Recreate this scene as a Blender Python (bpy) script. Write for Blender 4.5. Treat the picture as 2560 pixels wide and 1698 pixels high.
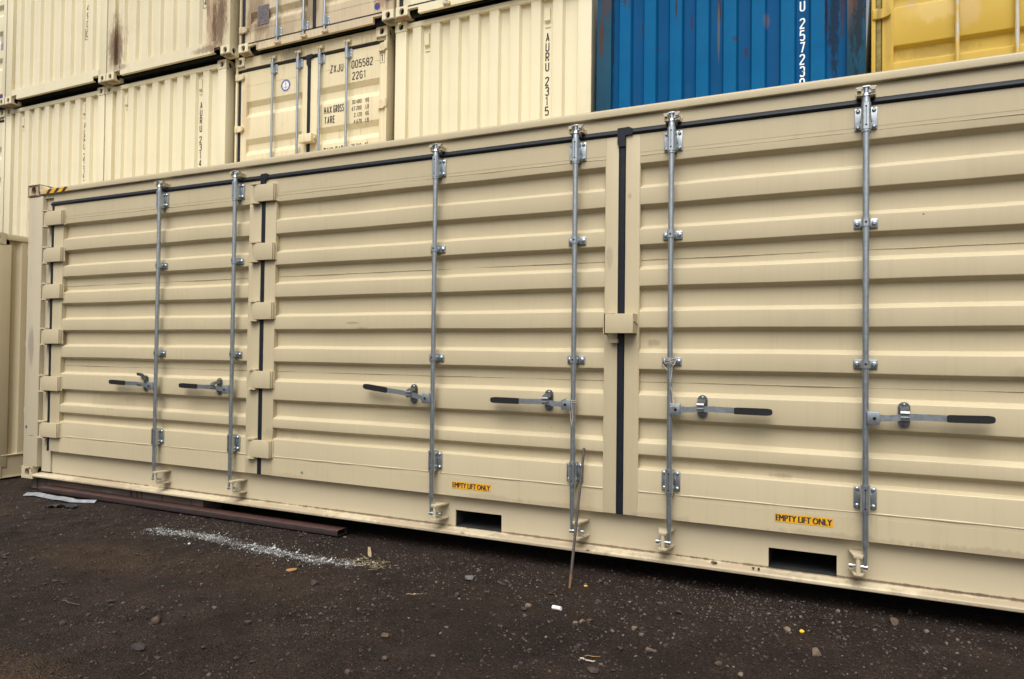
import bpy, bmesh, math, random
import numpy as np
from mathutils import Vector, Matrix

random.seed(7)
SC = bpy.context.scene
for o in list(bpy.data.objects):
    bpy.data.objects.remove(o)
COL = SC.collection

# ------------------------------------------------------------------ camera
CAM = np.array([7.3787, -4.3074, 1.3950])
YAW, PITCH, ROLL, FMM = 0.44017, 0.018597, 0.011585, 24.928
_cy, _sy, _cp, _sp = math.cos(YAW), math.sin(YAW), math.cos(PITCH), math.sin(PITCH)
FW = np.array([-_sy*_cp, _cy*_cp, _sp]); RT = np.array([_cy, _sy, 0]); UP = np.cross(RT, FW)
_c, _s = math.cos(ROLL), math.sin(ROLL)
R2, U2 = _c*RT+_s*UP, -_s*RT+_c*UP
cd = bpy.data.cameras.new('camera'); cam = bpy.data.objects.new('camera', cd); COL.objects.link(cam)
cam.matrix_world = Matrix(((R2[0], U2[0], -FW[0], CAM[0]), (R2[1], U2[1], -FW[1], CAM[1]),
                           (R2[2], U2[2], -FW[2], CAM[2]), (0, 0, 0, 1)))
cd.sensor_fit = 'HORIZONTAL'; cd.sensor_width = 36.0; cd.lens = FMM
cd.clip_start = 0.05; cd.clip_end = 1000
SC.camera = cam

# ------------------------------------------------------------------ light: overcast
SUN_TO = Vector((0.10, -0.76, 1.18)).normalized()
W = bpy.data.worlds.new('World'); SC.world = W; W.use_nodes = True
wn, wl = W.node_tree.nodes, W.node_tree.links
wn.clear()
sky = wn.new('ShaderNodeTexSky'); sky.sky_type = 'NISHITA'; sky.sun_disc = False
sky.sun_elevation = math.asin(SUN_TO.z); sky.sun_rotation = math.atan2(SUN_TO.x, SUN_TO.y)
sky.air_density = 1.0; sky.dust_density = 6.0; sky.ozone_density = 0.5
hs = wn.new('ShaderNodeHueSaturation'); hs.inputs['Saturation'].default_value = 0.22
bg = wn.new('ShaderNodeBackground'); bg.inputs['Strength'].default_value = 0.068
wo = wn.new('ShaderNodeOutputWorld')
wl.new(sky.outputs[0], hs.inputs['Color']); wl.new(hs.outputs[0], bg.inputs['Color']); wl.new(bg.outputs[0], wo.inputs['Surface'])
sd = bpy.data.lights.new('sun', 'SUN'); sd.energy = 1.5; sd.angle = math.radians(52); sd.color = (1.0, 0.972, 0.925)
so = bpy.data.objects.new('sun', sd); COL.objects.link(so)
so.rotation_euler = SUN_TO.to_track_quat('Z', 'Y').to_euler(); so.location = (0, -5, 20)
SC.view_settings.view_transform = 'Standard'; SC.view_settings.look = 'None'
SC.view_settings.exposure = 0.95; SC.view_settings.gamma = 1.0; SC.view_settings.use_curve_mapping = False

# ------------------------------------------------------------------ node helpers
def srgb(r, g, b):
    f = lambda c: (c/255/12.92) if c/255 <= .04045 else ((c/255+.055)/1.055)**2.4
    return (f(r), f(g), f(b), 1)

class NT:
    def __init__(s, name):
        s.m = bpy.data.materials.new(name); s.m.use_nodes = True
        s.t = s.m.node_tree; s.t.nodes.clear()
        s.out = s.t.nodes.new('ShaderNodeOutputMaterial')
        s.p = s.t.nodes.new('ShaderNodeBsdfPrincipled')
        s.t.links.new(s.p.outputs[0], s.out.inputs['Surface'])
        s.tc = s.t.nodes.new('ShaderNodeTexCoord').outputs['Object']
    def n(s, typ, **kw):
        x = s.t.nodes.new(typ)
        for k, v in kw.items(): setattr(x, k, v)
        return x
    def put(s, sock, v):
        if hasattr(v, 'is_output') or isinstance(v, bpy.types.NodeSocket): s.t.links.new(v, sock)
        else: sock.default_value = v
    def mapping(s, loc=(0, 0, 0), scale=(1, 1, 1), src=None):
        m = s.n('ShaderNodeMapping'); s.put(m.inputs['Vector'], src or s.tc)
        m.inputs['Location'].default_value = loc; m.inputs['Scale'].default_value = scale
        return m.outputs[0]
    def noise(s, scale, detail=3, rough=.55, vec=None, out=0):
        x = s.n('ShaderNodeTexNoise'); s.put(x.inputs['Vector'], vec or s.tc)
        x.inputs['Scale'].default_value = scale; x.inputs['Detail'].default_value = detail
        x.inputs['Roughness'].default_value = rough
        return x.outputs[out]
    def voronoi(s, scale, vec=None, out='Distance', feature='F1'):
        x = s.n('ShaderNodeTexVoronoi', feature=feature); s.put(x.inputs['Vector'], vec or s.tc)
        x.inputs['Scale'].default_value = scale
        return x.outputs[out]
    def ramp(s, v, a, b, lo=0., hi=1.):
        x = s.n('ShaderNodeMapRange', clamp=True); x.interpolation_type = 'SMOOTHSTEP'
        s.put(x.inputs[0], v); s.put(x.inputs[1], a); s.put(x.inputs[2], b); s.put(x.inputs[3], lo); s.put(x.inputs[4], hi)
        return x.outputs[0]
    def math(s, op, a, b=0.5):
        x = s.n('ShaderNodeMath', operation=op); s.put(x.inputs[0], a); s.put(x.inputs[1], b)
        return x.outputs[0]
    def mix(s, f, a, b):
        x = s.n('ShaderNodeMix', data_type='RGBA')
        s.put(x.inputs[0], f); s.put(x.inputs[6], a); s.put(x.inputs[7], b)
        return x.outputs[2]
    def bump(s, h, strength, dist=.01):
        x = s.n('ShaderNodeBump'); s.put(x.inputs['Height'], h)
        x.inputs['Strength'].default_value = strength; x.inputs['Distance'].default_value = dist
        s.t.links.new(x.outputs[0], s.p.inputs['Normal'])
    def spot(s, c, r, nz, amt=.5):
        """soft stain with a ragged edge round the local point c, half sizes r"""
        v = s.mapping(tuple(-c[i]/r[i] for i in range(3)), tuple(1/r[i] for i in range(3)))
        l = s.n('ShaderNodeVectorMath', operation='LENGTH'); s.put(l.inputs[0], v)
        d = s.math('ADD', l.outputs['Value'], s.math('MULTIPLY', s.math('SUBTRACT', nz, .5), amt))
        return s.ramp(d, 1.0, .45)

def mul(c, k): return (c[0]*k, c[1]*k, c[2]*k, 1)

def paint(name, base, rough=.40, var=.10, streak=.10, streak_col=None, runs=0., run_col=(.10, .055, .03, 1), spots=(), specks=0., bump=.06, spec=.35, ribs=None):
    t = NT(name)
    big = t.noise(.9, 4, .6); fine = t.noise(60, 2, .6)
    col = t.mix(t.ramp(big, .3, .75), base, mul(base, 1-var))
    if ribs:      # raised ribs scoured paler by handling
        sp_ = t.n('ShaderNodeSeparateXYZ'); t.put(sp_.inputs[0], t.tc)
        col = t.mix(t.math('MULTIPLY', t.ramp(sp_.outputs[1], .040, .016), t.ramp(t.noise(3, 4, .7), .2, .7, .55, 1.)), col, ribs)
    st = t.noise(1.0, 3, .7, t.mapping(scale=(38, 38, .55)))
    col = t.mix(t.math('MULTIPLY', t.ramp(st, .45, .8), streak), col, streak_col or mul(base, .55))
    if runs:
        rn = t.noise(1.0, 2, .6, t.mapping(scale=(26, 26, .22)))
        br = t.noise(2.2, 4, .7)
        k = t.math('MULTIPLY', t.ramp(rn, .56, .72), t.ramp(br, .4, .75))
        col = t.mix(t.math('MULTIPLY', k, runs), col, run_col)
    nz = t.noise(9, 5, .75)
    for sp in spots:
        c, r, rgb, a = sp[:4]
        n2 = nz if len(sp) < 5 else t.noise(sp[4], 4, .8, t.mapping(scale=(1, 1, .25)))
        col = t.mix(t.math('MULTIPLY', t.spot(c, r, n2, sp[5] if len(sp) > 5 else .9), a), col, rgb)
    if specks:
        sk = t.noise(34, 3, .8)
        col = t.mix(t.math('MULTIPLY', t.ramp(sk, .68, .76), specks), col, (.09, .06, .04, 1))
    t.put(t.p.inputs['Base Color'], col)
    t.put(t.p.inputs['Roughness'], t.ramp(big, .2, .8, rough-.07, rough+.1))
    t.p.inputs['Specular IOR Level'].default_value = spec
    t.bump(t.math('ADD', t.math('ADD', t.noise(7, 2), t.math('MULTIPLY', t.noise(1.7, 3), 2.5)), t.math('MULTIPLY', fine, .12)), bump, .014)
    return t.m

def plain(name, col, rough=.6, metal=0., var=.25, scale=40, spec=.4, bump=0.):
    t = NT(name)
    nz = t.noise(scale, 4, .65)
    t.put(t.p.inputs['Base Color'], t.mix(t.ramp(nz, .3, .7), mul(col, 1+var*.5), mul(col, 1-var)))
    t.p.inputs['Roughness'].default_value = rough; t.p.inputs['Metallic'].default_value = metal
    t.p.inputs['Specular IOR Level'].default_value = spec
    if bump: t.bump(nz, bump, .003)
    return t.m

RUST = (.070, .029, .014, 1); RUSTL = (.20, .09, .035, 1); SOOT = (.13, .078, .048, 1); GRIME = (.19, .125, .07, 1)
TAN = (.515, .437, .284, 1)
CREAM = (.735, .662, .462, 1)

M = {}
M['tan'] = paint('tan_paint', TAN, var=.07, streak=.16, streak_col=mul(TAN, .72), specks=0.05)
M['tan_rail'] = paint('tan_rail_paint', (.54, .462, .315, 1), var=.10, streak=.05, specks=.0,
    spots=[((x, 0.01, .045), (w, .09, .03), (.20, .14, .09, 1), .45, 12, 1.9) for x, w in ((1.2, .7), (3.3, .8), (4.6, .5), (5.6, .6), (6.7, .7), (8.2, .8))] +
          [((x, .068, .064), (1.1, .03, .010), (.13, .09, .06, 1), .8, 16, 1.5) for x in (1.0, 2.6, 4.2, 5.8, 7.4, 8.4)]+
          [((4.99, -.03, .042), (.035, .05, .008), RUST, 1, 9, .3), ((5.9, -.02, .04), (.02, .05, .008), RUST, 1, 9, .3)])
M['tan_door'] = paint('tan_door_paint', TAN, var=.09, streak=.20, streak_col=mul(TAN, .70), specks=.08, runs=.16, run_col=(.27, .21, .13, 1),
    spots=[((x, 0, z), (w, .1, h), GRIME, a*.6, 20, 2.0) for x, z, w, h, a in
           ((7.35, .295, .5, .03, .4), (8.1, .295, .5, .035, .5), (6.35, .295, .25, .03, .35), (5.7, .295, .45, .03, .35), (5.2, .30, .3, .03, .3), (7.05, .60, .12, .02, .4), (3.4, .295, .3, .03, .25))] +
          [((4.02, .03, 1.50), (.10, .06, .012), (.24, .19, .13, 1), .55, 30, 1.4), ((4.10, .03, 1.46), (.07, .06, .010), (.24, .19, .13, 1), .5, 30, 1.4), ((6.30, .03, 1.36), (.05, .06, .03), (.26, .21, .14, 1), .55, 30, 1.6), ((6.02, .02, 1.9), (.03, .06, .10), (.30, .25, .18, 1), .5, 24, 1.6),
           ((3.30, .03, .62), (.25, .06, .05), (.36, .30, .2, 1), .5, 12, 1.8), ((1.2, .03, .8), (.3, .06, .10), (.36, .30, .2, 1), .45, 12, 1.8), ((6.75, .06, .62), (.10, .08, .02), (.26, .21, .135, 1), .32, 20, 1.8), ((7.05, .06, .60), (.08, .08, .02), (.26, .21, .135, 1), .32, 20, 1.8), ((7.75, .03, 2.05), (.008, .06, .006), (.10, .06, .03, 1), 1, 9, .3), ((6.15, .02, 2.28), (.02, .06, .03), (.30, .24, .16, 1), .6, 20, 1.4), ((8.3, .03, 1.2), (.3, .06, .06), (.37, .31, .2, 1), .5, 9, 1.8),
           ((5.62, .03, .80), (.02, .03, .02), (.45, .20, .05, 1), .8, 9, .4), ((5.69, .03, .795), (.012, .03, .012), (.45, .20, .05, 1), .8, 9, .4),
           ((3.55, .03, .335), (.02, .04, .02), (.05, .09, .12, 1), .9, 9, .4)])
M['tan_post'] = paint('tan_post_paint', (.50, .435, .305, 1), var=.10, streak=.25, streak_col=(.30, .27, .23, 1), specks=.12, runs=.25, run_col=(.16, .14, .13, 1),
    spots=[((.10, 0, 1.3), (.05, .1, .25), (.22, .19, .17, 1), .6, 14, 1.4), ((.05, 0, .50), (.02, .1, .025), (.03, .05, .16, 1), 1, 9, .5),
           ((.13, 0, .42), (.06, .1, .004), (.06, .07, .09, 1), .9, 9, .3)])
M['tan_casting'] = paint('tan_casting_paint', TAN, var=.12, streak=.2, specks=.3,
    spots=[((.09, 0, 2.90), (.16, .2, .042), RUST, 1, 30, .9), ((.09, 0, 2.774), (.15, .2, .030), RUST, 1, 30, .9), ((-.005, 0, 2.84), (.034, .2, .14), RUSTL, .85, 30, 1.1), ((.178, 0, 2.85), (.022, .2, .07), RUST, .8, 30, 1.0),
           ((.12, 0, 2.84), (.09, .2, .07), RUSTL, .45, 30, 1.6), ((.13, 0, .10), (.035, .05, .012), RUST, .9, 22, .8), ((.165, 0, .085), (.012, .05, .03), RUST, .8, 22, .8)])
M['cream'] = paint('cream_paint', CREAM, var=.07, streak=.14, streak_col=mul(CREAM, .72), specks=0.02)
M['cream_rust'] = paint('cream_casting_paint', CREAM, var=.14, streak=.2, specks=.3,
    spots=[((.08, 0, 0), (.14, .15, .02), RUSTL, .8, 20, 1.3), ((2.36, 0, 0), (.14, .15, .025), RUST, .8, 20, 1.3),
           ((.13, 0, 2.6), (.12, .15, .02), RUSTL, .7, 20, 1.3), ((2.37, 0, 2.57), (.10, .15, .06), RUSTL, .55, 20, 1.8)])
M['cream_stained'] = paint('cream_stained_paint', mul(CREAM, .97), var=.10, streak=.25, streak_col=(.50, .36, .22, 1), specks=.12,
    spots=[((.20, .03, .50), (.20, .3, .55), (.36, .25, .15, 1), .8, 14, 1.7), ((.22, .04, .44), (.13, .3, .40), SOOT, .70, 34, 2.0), ((.14, .04, .5), (.14, .3, .34), SOOT, .5, 80, 2.8),
           ((2.18, .03, .55), (.30, .3, .65), (.36, .25, .15, 1), .85, 14, 1.6), ((2.21, .04, .42), (.16, .3, .45), SOOT, .75, 30, 1.9), ((2.26, .0, .70), (.14, .3, .42), SOOT, .65, 60, 2.4), ((2.02, .0, .75), (.05, .3, .3), SOOT, .5, 60, 2.4),
           ((2.0, 0, .12), (.3, .1, .06), SOOT, .6, 14, 1.6), ((.33, 0, .16), (.12, .1, .05), SOOT, .5, 14, 1.6)])
M['cream_door'] = paint('cream_door_paint', (.72, .625, .41, 1), var=.10, streak=.22, streak_col=(.42, .28, .13, 1), runs=.75, run_col=(.22, .12, .05, 1), specks=.05,
    spots=[((.18, .0, 1.9), (.10, .2, .62), (.40, .26, .12, 1), .4, 14, 1.5), ((1.0, 0, 2.5), (.25, .2, .12), (.06, .045, .035, 1), .55, 50, 2.0)])
M['cream_dirty'] = paint('cream_dirty_paint', (.64, .53, .355, 1), var=.22, streak=.4, streak_col=(.30, .19, .12, 1), runs=.7, specks=.3,
    spots=[((.30, .0, .45), (.25, .3, .5), GRIME, .7, 8, 1.8), ((.35, .0, .32), (.2, .2, .12), SOOT, .45, 14, 1.9), ((1.15, .0, .4), (.18, .2, .4), GRIME, .6, 10, 1.8), ((2.3, 0, .35), (.2, .2, .25), GRIME, .7, 10, 1.8), ((.7, 0, .25), (.5, .2, .2), GRIME, .4, 9, 1.8)])
M['shade_cream'] = paint('beige_paint', (.72, .615, .395, 1), var=.10, streak=.12, specks=0.06)
BL = (.0, .066, .192, 1)
M['blue'] = paint('blue_paint', BL, ribs=(.0, .100, .250, 1), var=.16, streak=.30, streak_col=(.004, .105, .19, 1), runs=.45, run_col=(.035, .05, .062, 1), specks=.6, rough=.65, spec=.10,
    spots=[((x, 0.03, z), (w*1.15, .2, h*(1.9 if h > .03 else 1)), (c if c not in (RUST, RUSTL) else (.050, .020, .012, 1)), a*.9, f, n) for x, z, w, h, c, a, f, n in (
        (1.195, 1.97, .018, .09, RUST, 1, 20, .5), (1.19, 1.78, .012, .19, (.13, .12, .10, 1), .75, 20, .6), (.80, 2.06, .012, .075, RUST, .95, 20, .6), (.94, 1.90, .010, .06, RUST, .9, 20, .7),
        (1.30, 2.28, .012, .10, RUST, .9, 20, .6), (1.60, 2.24, .010, .12, RUST, .8, 20, .6), (.34, 2.24, .010, .10, RUSTL, .7, 20, .8), (.29, 2.25, .02, .06, RUST, .7, 20, .8),
        (-.01 + .13, 1.95, .012, .08, RUST, .8, 20, .8), (.16, 1.73, .012, .08, RUST, .7, 20, .8), (.46, 1.93, .008, .06, RUST, .8, 20, .8), (1.62, 1.78, .03, .05, (.12, .09, .12, 1), .7, 20, .8),
        (1.06, 2.26, .03, .02, RUST, .8, 20, .8), (.24, 2.22, .05, .012, RUST, .7, 20, .8), (.97, 1.66, .05, .006, RUST, .6, 20, .8), (.62, 1.70, .05, .006, RUST, .6, 20, .8), (1.35, 1.66, .03, .03, RUST, .6, 20, 1.2), (1.44, 1.53, .02, .04, RUST, .7, 20, 1.2), (2.18, 1.8, .05, .45, (.008, .014, .022, 1), .9, 40, 2.4), (2.12, 2.0, .02, .35, (.03, .02, .02, 1), .8, 40, 2.2), (2.25, 2.0, .025, .35, (.05, .03, .025, 1), .8, 40, 2.2), (.155, 1.9, .02, .5, (.004, .02, .05, 1), .8, 30, 1.8))])
M['blue_post'] = paint('blue_post_paint', (.008, .065, .12, 1), var=.4, streak=.6, streak_col=(.03, .05, .06, 1), runs=1.0, run_col=(.05, .022, .015, 1), specks=.5, rough=.65, spec=.12,
    spots=[((.05, 0, 1.9), (.035, .1, .25), RUST, .8, 22, 1.6), ((.1, 0, 2.3), (.08, .1, .3), RUST, .55, 22, 1.9), ((2.36, 0, 1.9), (.09, .1, .9), (.010, .014, .02, 1), .85, 30, 2.6), ((2.3, 0, 2.0), (.08, .1, .5), RUSTL, .4, 30, 2.2)])
YL = (.50, .33, .036, 1)
M['yellow'] = paint('yellow_paint', YL, var=.14, streak=.2, streak_col=(.48, .30, .05, 1), runs=.12, specks=.06, rough=.5,
    spots=[((.45, 0, 1.62), (.25, .2, .12), (.55, .40, .13, 1), .65, 6, 1.5), ((.72, 0, 1.55), (.12, .2, .18), (.50, .35, .14, 1), .6, 6, 1.5), ((.30, 0, 1.70), (.08, .2, .06), (.40, .28, .15, 1), .6, 6, 1.2), ((.5, 0, 1.28), (.4, .2, .06), (.26, .17, .03, 1), .5, 12, 1.8), ((.13, 0, 1.5), (.04, .2, .4), (.30, .19, .03, 1), .5, 12, 1.8), ((.06, 0, 1.55), (.03, .1, .5), (.20, .15, .04, 1), .6, 20, 1.4)])
M['seam'] = plain('dirty_seam', (.42, .35, .225, 1), .8, var=.4, scale=6)
M['rubber'] = plain('black_rubber', (.009, .0125, .019, 1), .46, var=.3, scale=14, spec=.3)
M['grip'] = plain('black_grip', (.010, .010, .011, 1), .6, var=.4, scale=90, spec=.4, bump=.3)
M['black'] = plain('dark_hole', (.006, .006, .006, 1), .9, var=.2)
M['under'] = plain('underside_coat_pocket_shade', (.030, .030, .031, 1), .85, var=.35, scale=9)
M['letter'] = plain('black_lettering', (.028, .026, .030, 1), .6, var=.25, scale=60)
M['white_letter'] = plain('white_lettering', (.82, .86, .88, 1), .6, var=.12, scale=30)
M['white'] = plain('white_plastic', (.78, .79, .80, 1), .5, var=.1)
M['label_yellow'] = plain('yellow_label', (.72, .36, .012, 1), .45, var=.1, scale=20)
M['blue_ink'] = plain('blue_ink', (.03, .05, .22, 1), .5)
M['red_ink'] = plain('red_ink', (.35, .02, .03, 1), .5)
M['plate'] = plain('grey_plate', (.22, .19, .19, 1), .5, metal=.3, var=.5, scale=30)

def galv(name, k=.86):
    t = NT(name)
    v = t.voronoi(70, out='Color'); sep = t.n('ShaderNodeSeparateColor'); t.put(sep.inputs[0], v)
    st = t.noise(1, 3, .6, t.mapping(scale=(60, 60, 3)))
    c = t.mix(sep.outputs[0], (.36*k, .40*k, .43*k, 1), (.42*k, .465*k, .50*k, 1))
    c = t.mix(t.math('MULTIPLY', t.ramp(st, .55, .75), .35), c, (.22*k, .23*k, .25*k, 1))
    t.put(t.p.inputs['Base Color'], c); t.p.inputs['Metallic'].default_value = .88
    t.put(t.p.inputs['Roughness'], t.ramp(sep.outputs[1], 0, 1, .28, .38))
    return t.m
M['galv'] = galv('galvanised_steel', 1.10); M['galv_bright'] = galv('galvanised_fittings', 1.20)
M['galv_dark'] = galv('dull_fittings', .55)

def worn_rod():
    t = NT('worn_yellow_rod')
    nz = t.noise(1, 4, .7, t.mapping(scale=(30, 30, 6)))
    t.put(t.p.inputs['Base Color'], t.mix(t.ramp(nz, .42, .55), (.45, .46, .44, 1), (.55, .36, .06, 1)))
    t.p.inputs['Roughness'].default_value = .5
    return t.m
M['worn_rod'] = worn_rod()

def rusty(name, a, b, c, sc=18):
    t = NT(name)
    n1 = t.noise(sc, 5, .7); n2 = t.noise(sc*.2, 3, .6)
    col = t.mix(t.ramp(n1, .35, .65), a, b); col = t.mix(t.ramp(n2, .5, .72), col, c)
    t.put(t.p.inputs['Base Color'], col); t.p.inputs['Roughness'].default_value = .62; t.p.inputs['Specular IOR Level'].default_value = .5
    t.bump(n1, .25, .003)
    return t.m
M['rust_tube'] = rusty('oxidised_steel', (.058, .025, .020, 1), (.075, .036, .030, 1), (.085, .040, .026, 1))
M['shaded_mill_scale'] = rusty('shaded_mill_scale', (.024, .016, .0145, 1), (.034, .022, .020, 1), (.042, .024, .018, 1))  # tube sides: dark scale, with their shade deepened in the colour
M['rod'] = rusty('rusty_bar_steel', (.050, .038, .034, 1), (.075, .056, .048, 1), (.10, .062, .04, 1), 30)
M['rod_tip'] = rusty('orange_rust', (.13, .06, .025, 1), (.19, .085, .03, 1), (.10, .05, .03, 1), 40)
M['wire'] = rusty('old_wire', (.34, .29, .24, 1), (.50, .44, .37, 1), (.12, .09, .08, 1), 60)

def wood():
    t = NT('weathered_timber')
    g = t.noise(1, 4, .7, t.mapping(scale=(2.2, 30, 26)))
    v = t.noise(1, 3, .6, t.mapping(scale=(14, 3, 1.2)))
    c = t.mix(t.ramp(g, .3, .7), (.20, .145, .115, 1), (.10, .075, .062, 1))
    c = t.mix(t.math('MULTIPLY', t.ramp(v, .58, .66), .8), c, (.018, .016, .014, 1))
    c = t.mix(t.spot((2.33, -.1, .03), (.06, .3, .03), t.noise(20), .8), c, (.30, .15, .05, 1))
    c = t.mix(t.math('MULTIPLY', t.spot((1.15, -.1, .06), (.09, .3, .02), t.noise(20), .8), .6), c, (.20, .23, .22, 1))
    t.put(t.p.inputs['Base Color'], c); t.p.inputs['Roughness'].default_value = .85
    t.bump(g, .4, .004)
    return t.m
M['wood'] = wood()

def ground_mat():
    t = NT('dirt_ground')
    big = t.noise(.55, 5, .62); mid = t.noise(2.3, 5, .68); sm = t.noise(11, 6, .75); fi = t.noise(60, 4, .75)
    c = t.mix(t.ramp(mid, .33, .66), (.041, .0262, .0205, 1), (.068, .0435, .0325, 1))
    c = t.mix(t.math('MULTIPLY', t.ramp(big, .50, .72), .6), c, (.046, .030, .019, 1))
    c = t.mix(t.math('MULTIPLY', t.ramp(sm, .50, .70), .65), c, (.014, .0100, .0092, 1))
    # tan mud dried in low spots on the left of the yard
    mud = t.math('MAXIMUM', t.math('MAXIMUM', t.spot((2.9, -1.15, 0), (.9, .32, 1), mid, 1.5), t.spot((.4, -.75, 0), (.9, .35, 1), mid, 1.4)), t.spot((4.1, -2.45, 0), (.6, .22, 1), mid, 1.4))
    mud = t.math('MAXIMUM', mud, t.math('MULTIPLY', t.spot((4.0, -1.0, 0), (1.1, .35, 1), mid, 1.6), .5))
    c = t.mix(t.math('MULTIPLY', mud, .78), c, (.092, .058, .033, 1))
    wet = t.noise(.8, 4, .6, t.mapping(loc=(5, 3, 0)))
    c = t.mix(t.math('MULTIPLY', t.ramp(wet, .52, .68), .5), c, (.020, .0145, .0135, 1))
    # thin film of the white powder trodden into the dirt
    pz = t.noise(42, 5, .8)
    film = None
    for px_, py_, rx_, ry_ in ((2.72, -.455, .26, .085), (3.05, -.44, .25, .075), (3.40, -.50, .26, .060), (3.80, -.55, .30, .080), (4.15, -.54, .25, .085), (4.40, -.50, .22, .060)):
        q = t.spot((px_, py_, 0), (rx_, ry_, 1), mid, 1.3)
        film = q if film is None else t.math('MAXIMUM', film, q)
    c = t.mix(t.math('MULTIPLY', film, t.ramp(pz, .42, .62, .08, .85)), c, (.42, .43, .42, 1))
    v = t.voronoi(85, out='Color'); sp = t.n('ShaderNodeSeparateColor'); t.put(sp.inputs[0], v)
    d = t.voronoi(85)
    agg = t.math('MULTIPLY', t.ramp(sp.outputs[0], .80, .98), t.ramp(d, .55, .2))
    c = t.mix(t.math('MULTIPLY', agg, t.ramp(mid, .35, .6, .25, .9)), c, (.085, .075, .07, 1))
    c = t.mix(t.ramp(t.noise(5.5, 5, .8), .40, .62), mul_sock(t, c, .68), c)
    c = t.mix(t.ramp(fi, .3, .75), mul_sock(t, c, .50), c)
    t.put(t.p.inputs['Base Color'], c)
    t.put(t.p.inputs['Roughness'], t.ramp(sm, .35, .7, .62, .95)); t.p.inputs['Specular IOR Level'].default_value = .18
    h = t.math('ADD', t.math('MULTIPLY', sm, 1.0), t.math('ADD', t.math('MULTIPLY', fi, .35), t.math('MULTIPLY', t.ramp(d, .6, .05), .30)))
    t.bump(h, 1.0, .040)
    return t.m
def mul_sock(t, c, k):
    return t.mix(1.0-k, c, (0, 0, 0, 1))
M['ground'] = ground_mat()

def stone(name, a, b):
    t = NT(name)
    n = t.noise(38, 5, .7); oi = t.n('ShaderNodeObjectInfo').outputs['Random']
    t.put(t.p.inputs['Base Color'], t.mix(t.ramp(n, .32, .68), a, b)); t.p.inputs['Roughness'].default_value = .85
    t.bump(n, .5, .006)
    return t.m
M['stone_tan'] = stone('tan_stone', (.175, .125, .085, 1), (.10, .07, .048, 1))
M['stone_brown'] = stone('brown_stone', (.095, .058, .036, 1), (.05, .033, .023, 1))
M['stone_grey'] = stone('grey_stone', (.135, .135, .125, 1), (.08, .075, .068, 1))
M['stone_dark'] = stone('dark_clod', (.032, .024, .021, 1), (.018, .014, .013, 1))
M['clod'] = stone('earth_crumb', (.052, .035, .028, 1), (.028, .019, .0155, 1))
M['gravel'] = stone('gravel_stone', (.062, .044, .036, 1), (.028, .020, .0165, 1))
M['gravel_pale'] = stone('pale_gravel', (.14, .12, .10, 1), (.08, .066, .055, 1))
M['lime'] = plain('white_powder', (.50, .52, .51, 1), .95, var=.35, scale=120)
M['orange_bit'] = plain('orange_chip', (.50, .22, .02, 1), .6)
M['leaf'] = plain('tan_leaf', (.30, .16, .06, 1), .7)
M['straw'] = plain('pale_straw', (.34, .27, .16, 1), .8)
M['band'] = plain('pale_plastic_strip', (.25, .26, .285, 1), .42, var=.3, scale=18)
M['crumple'] = plain('black_scrap', (.022, .024, .028, 1), .5)
M['bit_yellow'] = plain('bright_yellow_plastic', (.80, .45, .01, 1), .45)

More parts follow.
